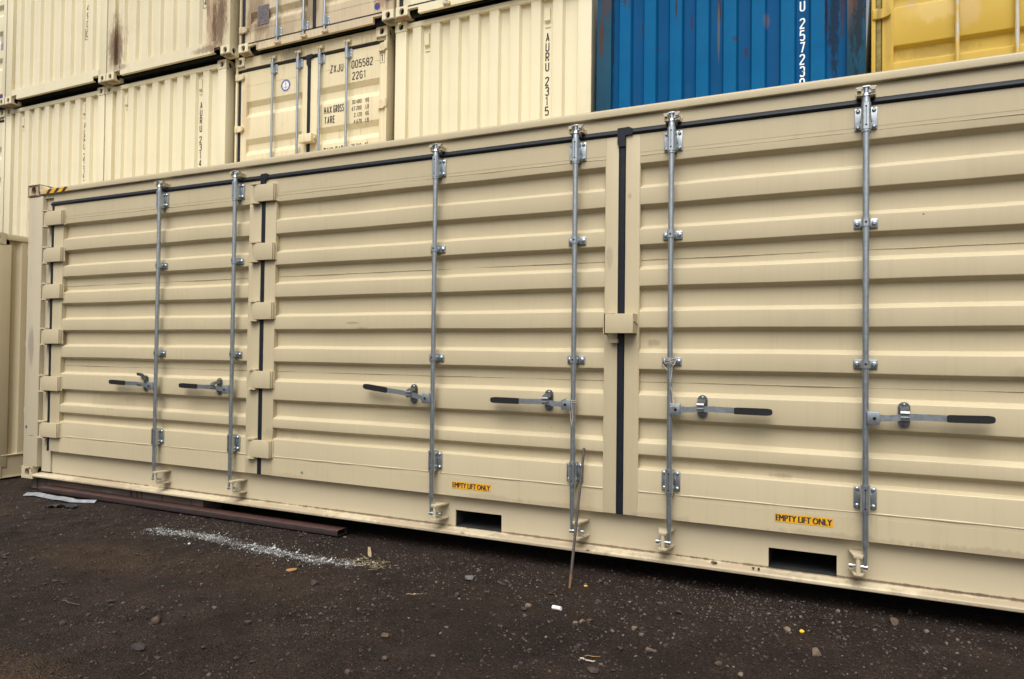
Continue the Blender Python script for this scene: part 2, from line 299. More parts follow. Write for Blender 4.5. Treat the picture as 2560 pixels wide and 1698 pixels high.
# ------------------------------------------------------------------ mesh helpers
class MB:
    def __init__(s): s.V, s.F, s.I = [], [], []
    def add(s, v, f, m=0):
        b = len(s.V); s.V += [tuple(p) for p in v]
        s.F += [tuple(b+i for i in q) for q in f]; s.I += [m]*len(f)
    def box(s, x0, x1, y0, y1, z0, z1, m=0, ch=0.):
        if ch > 0:
            bm = bmesh.new(); bmesh.ops.create_cube(bm, size=1)
            for v in bm.verts:
                v.co = Vector(((x0+x1)/2+v.co.x*(x1-x0), (y0+y1)/2+v.co.y*(y1-y0), (z0+z1)/2+v.co.z*(z1-z0)))
            bmesh.ops.bevel(bm, geom=bm.edges[:], offset=ch, segments=2, profile=.6, affect='EDGES')
            bm.verts.index_update()
            s.add([v.co for v in bm.verts], [[v.index for v in f.verts] for f in bm.faces], m); bm.free(); return
        v = [(x0, y0, z0), (x1, y0, z0), (x1, y1, z0), (x0, y1, z0), (x0, y0, z1), (x1, y0, z1), (x1, y1, z1), (x0, y1, z1)]
        s.add(v, [(0, 3, 2, 1), (4, 5, 6, 7), (0, 1, 5, 4), (1, 2, 6, 5), (2, 3, 7, 6), (3, 0, 4, 7)], m)
    def cyl(s, p0, p1, r0, r1=None, n=14, m=0):
        r1 = r0 if r1 is None else r1
        p0, p1 = Vector(p0), Vector(p1); d = (p1-p0).normalized()
        a = d.orthogonal().normalized(); b = d.cross(a)
        v = [p0+(a*math.cos(2*math.pi*i/n)+b*math.sin(2*math.pi*i/n))*r0 for i in range(n)]
        v += [p1+(a*math.cos(2*math.pi*i/n)+b*math.sin(2*math.pi*i/n))*r1 for i in range(n)]
        f = [(i, (i+1) % n, n+(i+1) % n, n+i) for i in range(n)]+[tuple(range(n))[::-1], tuple(range(n, 2*n))]
        s.add(v, f, m)
    def tube(s, pts, r, n=8, m=0):
        pts = [Vector(p) for p in pts]; V = []; a = None
        for i, p in enumerate(pts):
            d = (pts[min(i+1, len(pts)-1)]-pts[max(i-1, 0)]).normalized()
            a = d.orthogonal().normalized() if a is None else (a-d*a.dot(d)).normalized()
            b = d.cross(a); rr = r[i] if isinstance(r, (list, tuple)) else r
            V += [p+(a*math.cos(2*math.pi*k/n)+b*math.sin(2*math.pi*k/n))*rr for k in range(n)]
        F = [(i*n+k, i*n+(k+1) % n, (i+1)*n+(k+1) % n, (i+1)*n+k) for i in range(len(pts)-1) for k in range(n)]
        L = len(pts)-1
        F += [tuple(range(n))[::-1], tuple(L*n+k for k in range(n))]
        s.add(V, F, m)
    def prism(s, poly, a, b, axis='x', m=0):
        """poly: 2-D points; axis x: (y,z)  y: (x,z)  z: (x,y)"""
        P = {'x': lambda q, t: (t, q[0], q[1]), 'y': lambda q, t: (q[0], t, q[1]), 'z': lambda q, t: (q[0], q[1], t)}[axis]
        n = len(poly); v = [P(q, a) for q in poly]+[P(q, b) for q in poly]
        s.add(v, [(i, (i+1) % n, n+(i+1) % n, n+i) for i in range(n)]+[tuple(range(n))[::-1], tuple(range(n, 2*n))], m)
    def sheet(s, poly, a, b, axis='x', m=0):
        P = {'x': lambda q, t: (t, q[0], q[1]), 'z': lambda q, t: (q[0], q[1], t)}[axis]
        n = len(poly); v = [P(q, a) for q in poly]+[P(q, b) for q in poly]
        s.add(v, [(i, i+1, n+i+1, n+i) for i in range(n-1)], m)
    def bolt(s, x, y, z, r=.009, h=.009, m=0):
        s.cyl((x, y, z), (x, y-h*.6, z), r, r, 10, m); s.cyl((x, y-h*.6, z), (x, y-h, z), r, r*.55, 10, m)
    def hole_plate(s, o, u, v, w, h, hole, depth, m=0, mi=1):
        """rectangle w x h at o spanned by u, v with an oval hole (cx, cz, rx, rz); inside walls sink by depth along n"""
        o, u, v = Vector(o), Vector(u), Vector(v); nrm = u.cross(v)
        cx, cz, rx, rz = hole; N = 24; out = []; inn = []
        for i in range(N):
            t = 2*math.pi*i/N; c, sn = math.cos(t), math.sin(t)
            e = 2.6
            k = (abs(c)**e+abs(sn)**e)**(-1/e)
            inn.append((cx+rx*k*c, cz+rz*k*sn))
            tx = ((w-cx)/c if c > 1e-6 else (-cx/c if c < -1e-6 else 1e9)); tz = ((h-cz)/sn if sn > 1e-6 else (-cz/sn if sn < -1e-6 else 1e9))
            q = min(tx, tz); out.append((cx+c*q, cz+sn*q))
        for cxx, czz in ((0, 0), (w, 0), (w, h), (0, h)):   # snap nearest ring point to each corner
            j = min(range(N), key=lambda k: (out[k][0]-cxx)**2+(out[k][1]-czz)**2); out[j] = (cxx, czz)
        V = [o+u*a+v*b for a, b in out]+[o+u*a+v*b for a, b in inn]+[o+u*a+v*b-nrm*depth for a, b in inn]
        F = [(i, (i+1) % N, N+(i+1) % N, N+i) for i in range(N)]
        s.add(V, F, m)
        F2 = [(N+i, N+(i+1) % N, 2*N+(i+1) % N, 2*N+i) for i in range(N)]
        b = len(s.V)-3*N
        s.F += [tuple(b+i for i in f) for f in F2]; s.I += [m]*N
        s.F.append(tuple(b+2*N+i for i in range(N))); s.I.append(mi)
    def build(s, name, mats, parent=None, angle=35, loc=None):
        me = bpy.data.meshes.new(name); me.from_pydata(s.V, [], s.F)
        mats = mats if isinstance(mats, (list, tuple)) else [mats]
        for m in mats: me.materials.append(m)
        me.polygons.foreach_set('material_index', s.I)
        bm = bmesh.new(); bm.from_mesh(me); bmesh.ops.recalc_face_normals(bm, faces=bm.faces[:]); bm.to_mesh(me); bm.free()
        me.polygons.foreach_set('use_smooth', [True]*len(me.polygons))
        me.set_sharp_from_angle(angle=math.radians(angle)); me.update()
        o = bpy.data.objects.new(name, me); COL.objects.link(o)
        if parent is not None: o.parent = parent
        if loc is not None: o.location = loc
        return o

def thing(name, label, cat, loc=(0, 0, 0), group=None):
    o = bpy.data.objects.new(name, None); COL.objects.link(o); o.location = loc; o.empty_display_size = .2
    o['label'] = label; o['category'] = cat
    if group: o['group'] = group
    return o
def tag(o, label, cat, group=None):
    o['label'] = label; o['category'] = cat
    if group: o['group'] = group
    return o

def fillet(pts, r, seg=3):
    """polyline with every inner corner rounded"""
    out = [pts[0]]
    for i in range(1, len(pts)-1):
        a, b, c = (np.array(pts[j], float) for j in (i-1, i, i+1))
        u, v = a-b, c-b; lu, lv = np.linalg.norm(u), np.linalg.norm(v); u /= lu; v /= lv
        ang = math.acos(max(-1, min(1, float(u@v))))
        if ang > 3.1: out.append(tuple(b)); continue
        t = min(r/math.tan(ang/2), lu*.45, lv*.45)
        for k in range(seg+1):
            q = k/seg; p0, p1 = b+u*t, b+v*t
            out.append(tuple((1-q)**2*p0+2*q*(1-q)*b+q*q*p1))
    return out+[pts[-1]]

# ------------------------------------------------------------------ stencil lettering: strokes on a 1 x 1 cell
_O = [(.25, 0), (.75, 0), (1, .13), (1, .87), (.75, 1), (.25, 1), (0, .87), (0, .13), (.25, 0)]
GLYPH = {
 '0': [_O], 'O': [_O], 'U': [[(0, 1), (0, .13), (.25, 0), (.75, 0), (1, .13), (1, 1)]],
 '1': [[(.2, .82), (.55, 1), (.55, 0)]], '2': [[(0, .82), (0, .9), (.25, 1), (.75, 1), (1, .88), (1, .68), (0, .1), (0, 0), (1, 0)]],
 '3': [[(0, .85), (.25, 1), (.75, 1), (1, .88), (1, .62), (.75, .53), (.4, .53), (.75, .53), (1, .42), (1, .13), (.75, 0), (.25, 0), (0, .14)]],
 '4': [[(.75, 0), (.75, 1), (0, .28), (1, .28)]], '5': [[(1, 1), (.05, 1), (0, .56), (.7, .6), (1, .47), (1, .13), (.75, 0), (.25, 0), (0, .12)]],
 '6': [[(.85, 1), (.3, .75), (0, .45), (0, .13), (.25, 0), (.75, 0), (1, .13), (1, .4), (.75, .53), (.25, .53), (0, .42)]],
 '7': [[(0, 1), (1, 1), (.4, 0)]], '8': [[(.25, .54), (.02, .66), (.02, .88), (.25, 1), (.75, 1), (.98, .88), (.98, .66), (.75, .54), (.25, .54), (0, .42), (0, .13), (.25, 0), (.75, 0), (1, .13), (1, .42), (.75, .54)]],
 '9': [[(.15, 0), (.7, .25), (1, .55), (1, .87), (.75, 1), (.25, 1), (0, .87), (0, .6), (.25, .47), (.75, .47), (1, .58)]],
 'A': [[(0, 0), (.5, 1), (1, 0)], [(.17, .3), (.83, .3)]], 'R': [[(0, 0), (0, 1), (.75, 1), (1, .88), (1, .6), (.75, .48), (0, .48)], [(.5, .48), (1, 0)]],
 'Z': [[(0, 1), (1, 1), (0, 0), (1, 0)]], 'X': [[(0, 0), (1, 1)], [(0, 1), (1, 0)]], 'J': [[(1, 1), (1, .13), (.75, 0), (.25, 0), (0, .13), (0, .25)]],
 'G': [[(1, .85), (.75, 1), (.25, 1), (0, .87), (0, .13), (.25, 0), (.75, 0), (1, .13), (1, .48), (.55, .48)]],
 'M': [[(0, 0), (0, 1), (.5, .35), (1, 1), (1, 0)]], 'S': [[(1, .84), (.75, 1), (.25, 1), (0, .87), (0, .64), (.25, .54), (.75, .5), (1, .4), (1, .13), (.75, 0), (.25, 0), (0, .16)]],
 'T': [[(0, 1), (1, 1)], [(.5, 1), (.5, 0)]], 'E': [[(1, 1), (0, 1), (0, 0), (1, 0)], [(0, .52), (.8, .52)]], 'P': [[(0, 0), (0, 1), (.75, 1), (1, .88), (1, .58), (.75, .46), (0, .46)]],
 'Y': [[(0, 1), (.5, .42), (1, 1)], [(.5, .42), (.5, 0)]], 'L': [[(0, 1), (0, 0), (1, 0)]], 'D': [[(0, 0), (0, 1), (.6, 1), (1, .85), (1, .15), (.6, 0), (0, 0)]],
 'K': [[(0, 0), (0, 1)], [(1, 1), (0, .42)], [(.3, .58), (1, 0)]], 'B': [[(0, 0), (0, 1), (.75, 1), (1, .88), (1, .64), (.75, .53), (0, .53), (.75, .53), (1, .42), (1, .12), (.75, 0), (0, 0)]],
 '.': [[(.35, 0), (.35, .07)]], 'I': [[(.5, 0), (.5, 1)]], 'F': [[(0, 0), (0, 1), (1, 1)], [(0, .52), (.8, .52)]], 'N': [[(0, 0), (0, 1), (1, 0), (1, 1)]],
}
def strokes(mb, pts, w, put, m=0):
    """mitred ribbon along a 2-D polyline; put maps (x,z) to 3-D"""
    P = [np.array(p, float) for p in pts]; n = len(P)
    if n < 2: return
    closed = np.linalg.norm(P[0]-P[-1]) < 1e-9
    L, Rr = [], []
    for i in range(n):
        d0 = P[i]-P[i-1] if i > 0 else (P[-1]-P[-2] if closed else P[1]-P[0])
        d1 = P[i+1]-P[i] if i < n-1 else (P[1]-P[0] if closed else P[-1]-P[-2])
        d0 = d0/np.linalg.norm(d0); d1 = d1/np.linalg.norm(d1)
        n0 = np.array((-d0[1], d0[0])); n1 = np.array((-d1[1], d1[0])); mm = n0+n1; q = np.linalg.norm(mm)
        if q < .5: off = n1*w/2
        else:
            mm /= q; off = mm*(w/2)/max(.55, float(mm@n1))
        L.append(P[i]+off); Rr.append(P[i]-off)
    V = [put(*a) for a in L]+[put(*a) for a in Rr]
    mb.add(V, [(i, i+1, n+i+1, n+i) for i in range(n-1)], m)
def letter(mb, ch, x, z, w, h, sw, y, m=0):
    k = 0
    for st in GLYPH.get(ch, []):
        ii, a = sw*.5, 0
        strokes(mb, [(x+sw/2+p[0]*(w-sw), z+sw/2+p[1]*(h-sw)) for p in st], sw, lambda a, b, k=k: (a, y-.0002*k, b), m); k += 1
def text(mb, s, x, z, w, h, sw, y, gap=.35, m=0, narrow=('1', 'I')):
    for ch in s:
        if ch == ' ': x += w*(.55+gap*.6); continue
        if ch == '.': letter(mb, ch, x, z, w*.5, h, sw, y, m); x += w*.5; continue
        letter(mb, ch, x, z, w, h, sw, y, m); x += w*(1+gap)
    return x
def vtext(mb, s, xc, ztop, w, h, sw, y, pitch, m=0):
    z = ztop
    for ch in s:
        if ch != ' ': letter(mb, ch, xc-w/2, z-h, w, h, sw, y, m); z -= pitch
        else: z -= pitch*.47
    return z

def font_text(mb, s, x, z, w, h, y, m=0):
    """lettering from the built-in font, fitted into w x h on the plane y"""
    cu = bpy.data.curves.new('lettering', 'FONT'); cu.body = s; cu.resolution_u = 3
    ob = bpy.data.objects.new('lettering', cu); COL.objects.link(ob)
    me = bpy.data.meshes.new_from_object(ob.evaluated_get(bpy.context.evaluated_depsgraph_get()))
    P = np.array([v.co[:2] for v in me.vertices]); lo, hi = P.min(0), P.max(0); P = (P-lo)/(hi-lo)
    for k, dx in enumerate((-.0020, -.0007, .0007, .0020)): mb.add([(x+a*w+dx, y-.0002*k, z+b*h) for a, b in P], [tuple(p.vertices) for p in me.polygons], m)
    bpy.data.objects.remove(ob); bpy.data.curves.remove(cu); bpy.data.meshes.remove(me)

def castings(x0, z0, w=.178, h=.118, d=.162, left=False, m=0):
    mb = MB()
    x1, z1 = x0+w, z0+h
    mb.hole_plate((x0, 0, z0), (1, 0, 0), (0, 0, 1), w, h, (w*.5, h*.5, w*.2, h*.33), .035, 0, 1)
    mb.hole_plate((x1, 0, z0), (0, 1, 0), (0, 0, 1), d, h, (d*.5, h*.5, d*.2, h*.33), .035, 0, 1)
    mb.hole_plate((x0, d, z0), (0, -1, 0), (0, 0, 1), d, h, (d*.5, h*.5, d*.2, h*.33), .035, 0, 1)
    for z in (z0, z1): mb.add([(x0, 0, z), (x1, 0, z), (x1, d, z), (x0, d, z)], [(0, 1, 2, 3)])
    mb.add([(x0, d, z0), (x1, d, z0), (x1, d, z1), (x0, d, z1)], [(0, 1, 2, 3)])
    return mb

# ================================================================== GROUND
def value_noise(X, Y, cell, seed):
    rs = np.random.RandomState(seed); T = rs.rand(256, 256)
    x, y = X/cell, Y/cell; xi, yi = np.floor(x).astype(int), np.floor(y).astype(int)
    fx, fy = x-xi, y-yi; fx = fx*fx*(3-2*fx); fy = fy*fy*(3-2*fy)
    g = lambda a, b: T[a % 256, b % 256]
    return (g(xi, yi)*(1-fx)+g(xi+1, yi)*fx)*(1-fy)+(g(xi, yi+1)*(1-fx)+g(xi+1, yi+1)*fx)*fy-.5
def ground_z(X, Y):
    X = np.asarray(X, float); Y = np.asarray(Y, float)
    z = .030*value_noise(X, Y, 1.3, 1)+.022*value_noise(X, Y, .42, 2)+.024*value_noise(X, Y, .15, 3)+.026*np.maximum(value_noise(X, Y, .065, 4), -.1)
    near = np.clip((-.10-Y)/.5, 0.0, 1)          # flat where the containers and timbers stand
    return z*(.22+.78*near)-.008
def axis(a, b, step, lo, hi):
    v = list(np.arange(a, b, step)); s = step; x = a; L = []
    while x > lo: s *= 1.25; x -= s; L.append(x)
    s = step; x = v[-1]; H = []
    while x < hi: s *= 1.25; x += s; H.append(x)
    return np.array(L[::-1]+v+H)
gx = axis(-1.2, 9.2, .022, -150, 150); gy = axis(-3.0, .35, .020, -150, 150)
GX, GY = np.meshgrid(gx, gy, indexing='ij'); GZ = ground_z(GX, GY)
far = np.clip(1-np.maximum(np.abs(GX-4)-8, np.abs(GY)-6)/4, 0, 1); GZ = GZ*far-.008*(1-far)
nx, ny = len(gx), len(gy); idx = np.arange(nx*ny).reshape(nx, ny)
gv = np.stack([GX.ravel(), GY.ravel(), GZ.ravel()], 1)
gf = np.stack([idx[:-1, :-1].ravel(), idx[1:, :-1].ravel(), idx[1:, 1:].ravel(), idx[:-1, 1:].ravel()], 1)
me = bpy.data.meshes.new('ground'); me.from_pydata(gv.tolist(), [], gf.tolist()); me.materials.append(M['ground'])
me.polygons.foreach_set('use_smooth', [True]*len(me.polygons)); me.update()
g = bpy.data.objects.new('ground', me); COL.objects.link(g); g['kind'] = 'structure'

# ================================================================== THE SIDE-OPENING CONTAINER IN FRONT
ZB = .106                                     # its castings stand this high
C = thing('side_door_container', 'long tan container in front with ribbed folding side doors and steel locking bars', 'shipping container', (0, 0, ZB))
LEN, HT, DEP = 12.192, 2.896, 2.438
def L(z): return z-ZB
# corner posts
for mir in (0, 1):
    f = (lambda x: LEN-x) if mir else (lambda x: x)
    mb = MB()
    a, b = sorted((f(.008), f(.232))); mb.box(a, b, .006, .165, .119, HT-.119, ch=.008)
    a, b = sorted((f(.2325), f(.371))); mb.box(a, b, .052, .20, .075, HT-.10)
    mb.build('corner_post', M['tan_post'], C)
    for z in (0, HT-.118):
        mb = castings(f(.178) if mir else 0, z); mb.build('corner_casting', [M['tan_casting'], M['black']], C)
    for z in (0, HT-.118):
        mb = MB(); a, b = sorted((f(.0), f(.178))); mb.box(a, b, DEP-.162, DEP, z, z+.118, ch=.006); mb.build('corner_casting', M['tan_casting'], C)
    mb = MB(); a, b = sorted((f(.02), f(.06))); mb.box(a, b, .2, DEP-.16, .1, HT-.07); mb.build('end_wall', M['tan'], C)
for z0, z1, nn in ((1.30, 1.36, 0), (2.20, 2.26, 0), (.64, .69, 0), (2.58, 2.66, 0)):
    mb = MB(); mb.box(-.006, .03, .012, .06, L(z0)+.1, L(z1)+.1, ch=.002); mb.build('lashing_ring', M['tan_post'], C)
mb = MB()
mb.prism(fillet([(.06, L(2.945)), (0, L(2.945)), (0, L(2.896)), (.06, L(2.896))], .008), .196, LEN-.196)
mb.prism([(.06, L(2.94)), (.045, L(2.94)), (.045, L(2.90)), (.06, L(2.90))], .196, LEN-.196)
mb.prism([(.1785, L(2.945)), (.1785, L(2.995)), (.19, L(2.99)), (.285, L(2.9455)), (.285, L(2.94)), (.1785, L(2.93))], .004, .08, 'y')
mb.build('top_rail', M['tan'], C)
mb = MB(); mb.box(.3715, LEN-.3715, .026, .12, L(2.795), L(2.9)); mb.box(.233, LEN-.233, .0275, .11, L(2.86), L(2.9)); mb.build('header', M['tan'], C)
mb = MB(); mb.box(.06, LEN-.06, .1, DEP-.05, HT-.06, HT-.02); mb.build('roof', M['tan'], C)
mb = MB(); mb.box(.06, LEN-.06, DEP-.06, DEP-.03, .1, HT-.06); mb.build('rear_wall', M['tan'], C)
# bottom rail with the lift pockets
PK = [(6.115-1.041-.18, 6.115-1.041+.18), (6.115+1.041-.18, 6.115+1.041+.18)]
mb = MB(); zt, zlo, zp = L(.42), L(.155), L(.284)
xs = .3715
for a, b in PK+[(LEN-.3715, None)]:
    mb.box(xs, a, .070, .080, zlo, zt)
    if b is None: break
    mb.box(a, b, .070, .080, zp, zt); xs = b
prof = fillet([(.079, L(.166)), (.070, L(.166)), (.055, L(.161)), (.004, L(.153)), (-.004, L(.146)), (-.004, L(.1275)), (.079, L(.1275))], .006)
mb.prism(prof, .18, LEN-.18)
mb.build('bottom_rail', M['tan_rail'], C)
for a, b in PK:
    mb = MB(); y0, y1 = .0805, 1.6
    zf = L(.1665)
    mb.add([(a, y0, zf), (b, y0, zf), (b, y1, zf), (a, y1, zf), (a, y0, zp), (b, y0, zp), (b, y1, zp), (a, y1, zp)],
           [(0, 1, 2, 3), (4, 5, 6, 7), (0, 3, 7, 4), (1, 2, 6, 5), (2, 3, 7, 6)])
    mb.build('lift_pocket', M['under'], C)  # tan lining coloured black like the underside, painting in the pocket's shade
mb = MB(); mb.box(.2, PK[0][0]-.01, .0815, DEP-.05, L(.20), L(.29)); mb.box(PK[0][1]+.01, PK[1][0]-.01, .0815, DEP-.05, L(.20), L(.29)); mb.box(PK[1][1]+.01, LEN-.2, .0815, DEP-.05, L(.20), L(.29))
mb.box(.2, LEN-.2, .0815, DEP-.05, L(.291), L(.33)); mb.build('floor', M['under'], C)
# hazard strip
mb = MB(); x0, x1, z0, z1 = .275, .612, L(2.8985), L(2.9405); y = -.0012
mb.add([(x0, y, z0), (x1, y, z0), (x1, y, z1), (x0, y, z1)], [(0, 1, 2, 3)], 0)
for k in range(3):
    a = x0+.012+k*.118
    mb.add([(a, y-.0006, z0), (a+.05, y-.0006, z0), (a+.096, y-.0006, z1), (a+.046, y-.0006, z1)], [(0, 1, 2, 3)], 1)
mb.build('hazard_strip', [M['label_yellow'], M['letter']], C)
# seals
def seal_h(mb, x0, x1, z0, z1, yo=.002, yi=.05):
    zc = (z0+z1)/2
    mb.prism(fillet([(yi, z1), (yo+.018, z1), (yo, zc-.002), (yo, zc-.008), (yo+.018, z0), (yi, z0)], .004), x0, x1)
def seal_v(mb, x0, x1, z0, z1, yo=.006, yi=.06):
    mb.prism(fillet([(x0, yi), (x0, yo+.006), (x0+.008, yo), (x1-.008, yo), (x1, yo+.006), (x1, yi)], .004), z0, z1, 'z')
SV = [(.372, .408), (3.086, 3.127), (6.078, 6.122), (9.073, 9.114), (11.784, 11.820)]
DOORS = [(.408, 3.086, .555, 2.958), (3.127, 6.078, 3.242, 5.993), (6.122, 9.073, 6.215, 8.95), (9.114, 11.784, 9.24, 11.64)]
mb = MB(); seal_h(mb, .372, 11.82, L(2.767), L(2.813), -.004); mb.build('door_seal', M['rubber'], C)
for i, (a, b) in enumerate(SV):
    mb = MB(); seal_v(mb, a, b, L(.394), L(2.772))
    if i == 2:
        mb.prism([(a-.007, L(2.812)), (a-.007, L(2.722)), (a+.002, L(2.700)), (b, L(2.700)), (b, L(2.769)), (b+.046, L(2.771)), (b+.046, L(2.808)), (b+.022, L(2.820)), (a-.006, L(2.818))], -.0045, .03, 'y')
    if i == 1:
        mb.prism([(a-.006, L(2.812)), (a-.006, L(2.735)), (b+.004, L(2.735)), (b+.006, L(2.769)), (b+.030, L(2.771)), (b+.030, L(2.808)), (b+.012, L(2.822)), (a, L(2.818))], -.003, .03, 'y')
    mb.build('door_seal', M['rubber'], C)
YD = .010
REC = [(2.585, 2.434), (2.327, 2.175), (2.077, 1.923), (1.819, 1.663), (1.560, 1.407), (1.303, 1.144), (.999, .847), (.775, .685)]
prof = [(YD+.002, L(2.655))]
for i, (a, b) in enumerate(REC):
    s2 = .021 if i < 7 else .009
    prof += [(YD+.002, L(a)), (YD+.042, L(a-.021)), (YD+.042, L(b+s2)), (YD+.002, L(b))]
prof += [(YD+.002, L(.52))]
prof = fillet(prof, .008)
doors = []
for (x0, x1, c0, c1) in DOORS:
    mb = MB()
    mb.box(x0+.001, c0, YD, .085, L(.394), L(2.770), ch=.004); mb.box(c1, x1-.001, YD, .085, L(.394), L(2.770), ch=.004)
    NS = 22; ph = [random.uniform(0, 6.28) for _ in range(4)]; full = prof+[(.075, L(.52)), (.075, L(2.655))]; nn_ = len(full); VV = []
    for k in range(NS+1):
        xx = c0+(c1-c0)*k/NS; e = math.sin(math.pi*k/NS)**.5
        for q, (yy, zz) in enumerate(full):
            if q < len(prof):
                d_ = .0016*math.sin(3.1*xx+2.3*zz+ph[0])+.0014*math.sin(6.7*xx-5.1*zz+ph[1])+.0010*math.sin(13*xx+9*zz+ph[2]); zz = zz+.0016*math.sin(4.3*xx+ph[3]+zz*7)*e
            else: d_ = 0
            VV.append((xx, yy+d_*e*min(1, (L(2.655)-full[q][1])/.10, (full[q][1]-L(.52))/.10), zz if .03 < full[q][1]-L(.52) and full[q][1] < L(2.62) else full[q][1]))
    FF = [(k*nn_+q, k*nn_+(q+1) % nn_, (k+1)*nn_+(q+1) % nn_, (k+1)*nn_+q) for k in range(NS) for q in range(nn_)]
    mb.add(VV, FF+[tuple(range(nn_))[::-1], tuple(NS*nn_+q for q in range(nn_))])
    mb.box(c0, c1, YD+.001, .08, L(2.655), L(2.770)); mb.box(c0, c1, YD+.001, .08, L(.394), L(.52))
    # weld beads
    for zz, yy, r in ((2.634, YD+.002, .0020), (.546, YD+.002, .004)):
        n = 26; pts = [(c0+.004+(c1-c0-.008)*k/n, yy, L(zz)+random.uniform(-.0015, .0015)) for k in range(n+1)]
        mb.tube(pts, [r*random.uniform(.6, 1.5) for _ in pts], 6)
    for zz in (1.985, 1.225):
        mb.tube([(c0+(c1-c0)*k/10, YD+.0405, L(zz)) for k in range(11)], .0019, 5, 1)
    for xx in (c0, c1):
        mb.tube([(xx, YD+.001, L(.53)+(2.12)*k/40) for k in range(41)], [random.uniform(.0012, .0032) for _ in range(41)], 5)
    doors.append(mb.build('door', [M['tan_door'], M['seam']], C, angle=30))
# labels
for di, xl, zl in ((1, 4.896, .4475), (2, 7.015, .4515)):
    mb = MB(); w, h = .302, .0475; y = YD-.0006
    mb.add([(xl, y, L(zl)), (xl+w, y, L(zl)), (xl+w, y, L(zl)+h), (xl, y, L(zl)+h)], [(0, 1, 2, 3)], 0)
    font_text(mb, 'EMPTY LIFT ONLY', xl+.006, L(zl)+.0065, w-.012, h-.013, y-.0006, 1)
    mb.build('warning_label', [M['label_yellow'], M['letter']], doors[di])
# hinges
HZ = [2.647, 2.290, 1.936, 1.500, 1.047, .600]
def hinge(door, xl, xr, z):
    mb = MB(); hh = .069
    mb.box(xl+.018, xr-.006, -.026, -.014, L(z-hh), L(z+hh), ch=.004)
    mb.box(xl+.022, xl+.075, -.0145, .050, L(z-hh+.004), L(z+hh-.004))
    mb.box(xr-.060, xr, -.014, .0095, L(z-hh+.001), L(z+hh-.001), ch=.003)
    mb.box(xl+.076, xr-.061, -.0142, .004, L(z-hh+.002), L(z+hh-.002))
    mb.cyl((xl+.006, -.014, L(z-hh-.022)), (xl+.006, -.014, L(z+hh+.022)), .0085, n=12)
    mb.tube([(xr+.004, YD-.001, L(z-hh)+2*hh*k/12) for k in range(13)], [random.uniform(.004, .008) for _ in range(13)], 6)
    for sg in (-1, 1):
        zz = z+sg*(hh+.008)
        mb.prism(fillet([(xl-.024, .054), (xl-.024, -.026), (xl-.012, -.036), (xl+.035, -.036), (xl+.062, -.022), (xl+.062, .054)], .006), L(zz-.006), L(zz+.006), 'z')
    mb.build('hinge', M['tan_door'], door)
for z in HZ:
    hinge(doors[0], .298, .576, z); 
for z in (2.660, 2.186, 1.708, 1.156, .602):
    hinge(doors[1], 3.020, 3.246, z)
# lock box over the centre joint
mb = MB()
mb.box(6.028, 6.205, -.092, -.086, L(1.523), L(1.643), ch=.002); mb.box(6.028, 6.205, -.0858, .006, L(1.637), L(1.643)); mb.box(6.199, 6.205, -.0858, .0095, L(1.523), L(1.6368))
mb.tube([(6.207, -.08+.085*k/8, L(1.60-.02*k/8)) for k in range(9)], .004, 6)
mb.build('lock_box', M['tan_door'], doors[2])
mb = MB(); mb.box(6.009, 6.014, -.07, .0095, L(1.515), L(1.645)); mb.box(6.014, 6.07, -.07, .0095, L(1.646), L(1.650)); mb.build('lock_bracket', M['tan_door'], doors[1])
mb = MB(); mb.box(6.042, 6.090, -.032, .0095, L(1.463), L(1.490), ch=.002); mb.build('lock_stop', M['tan_door'], doors[1])
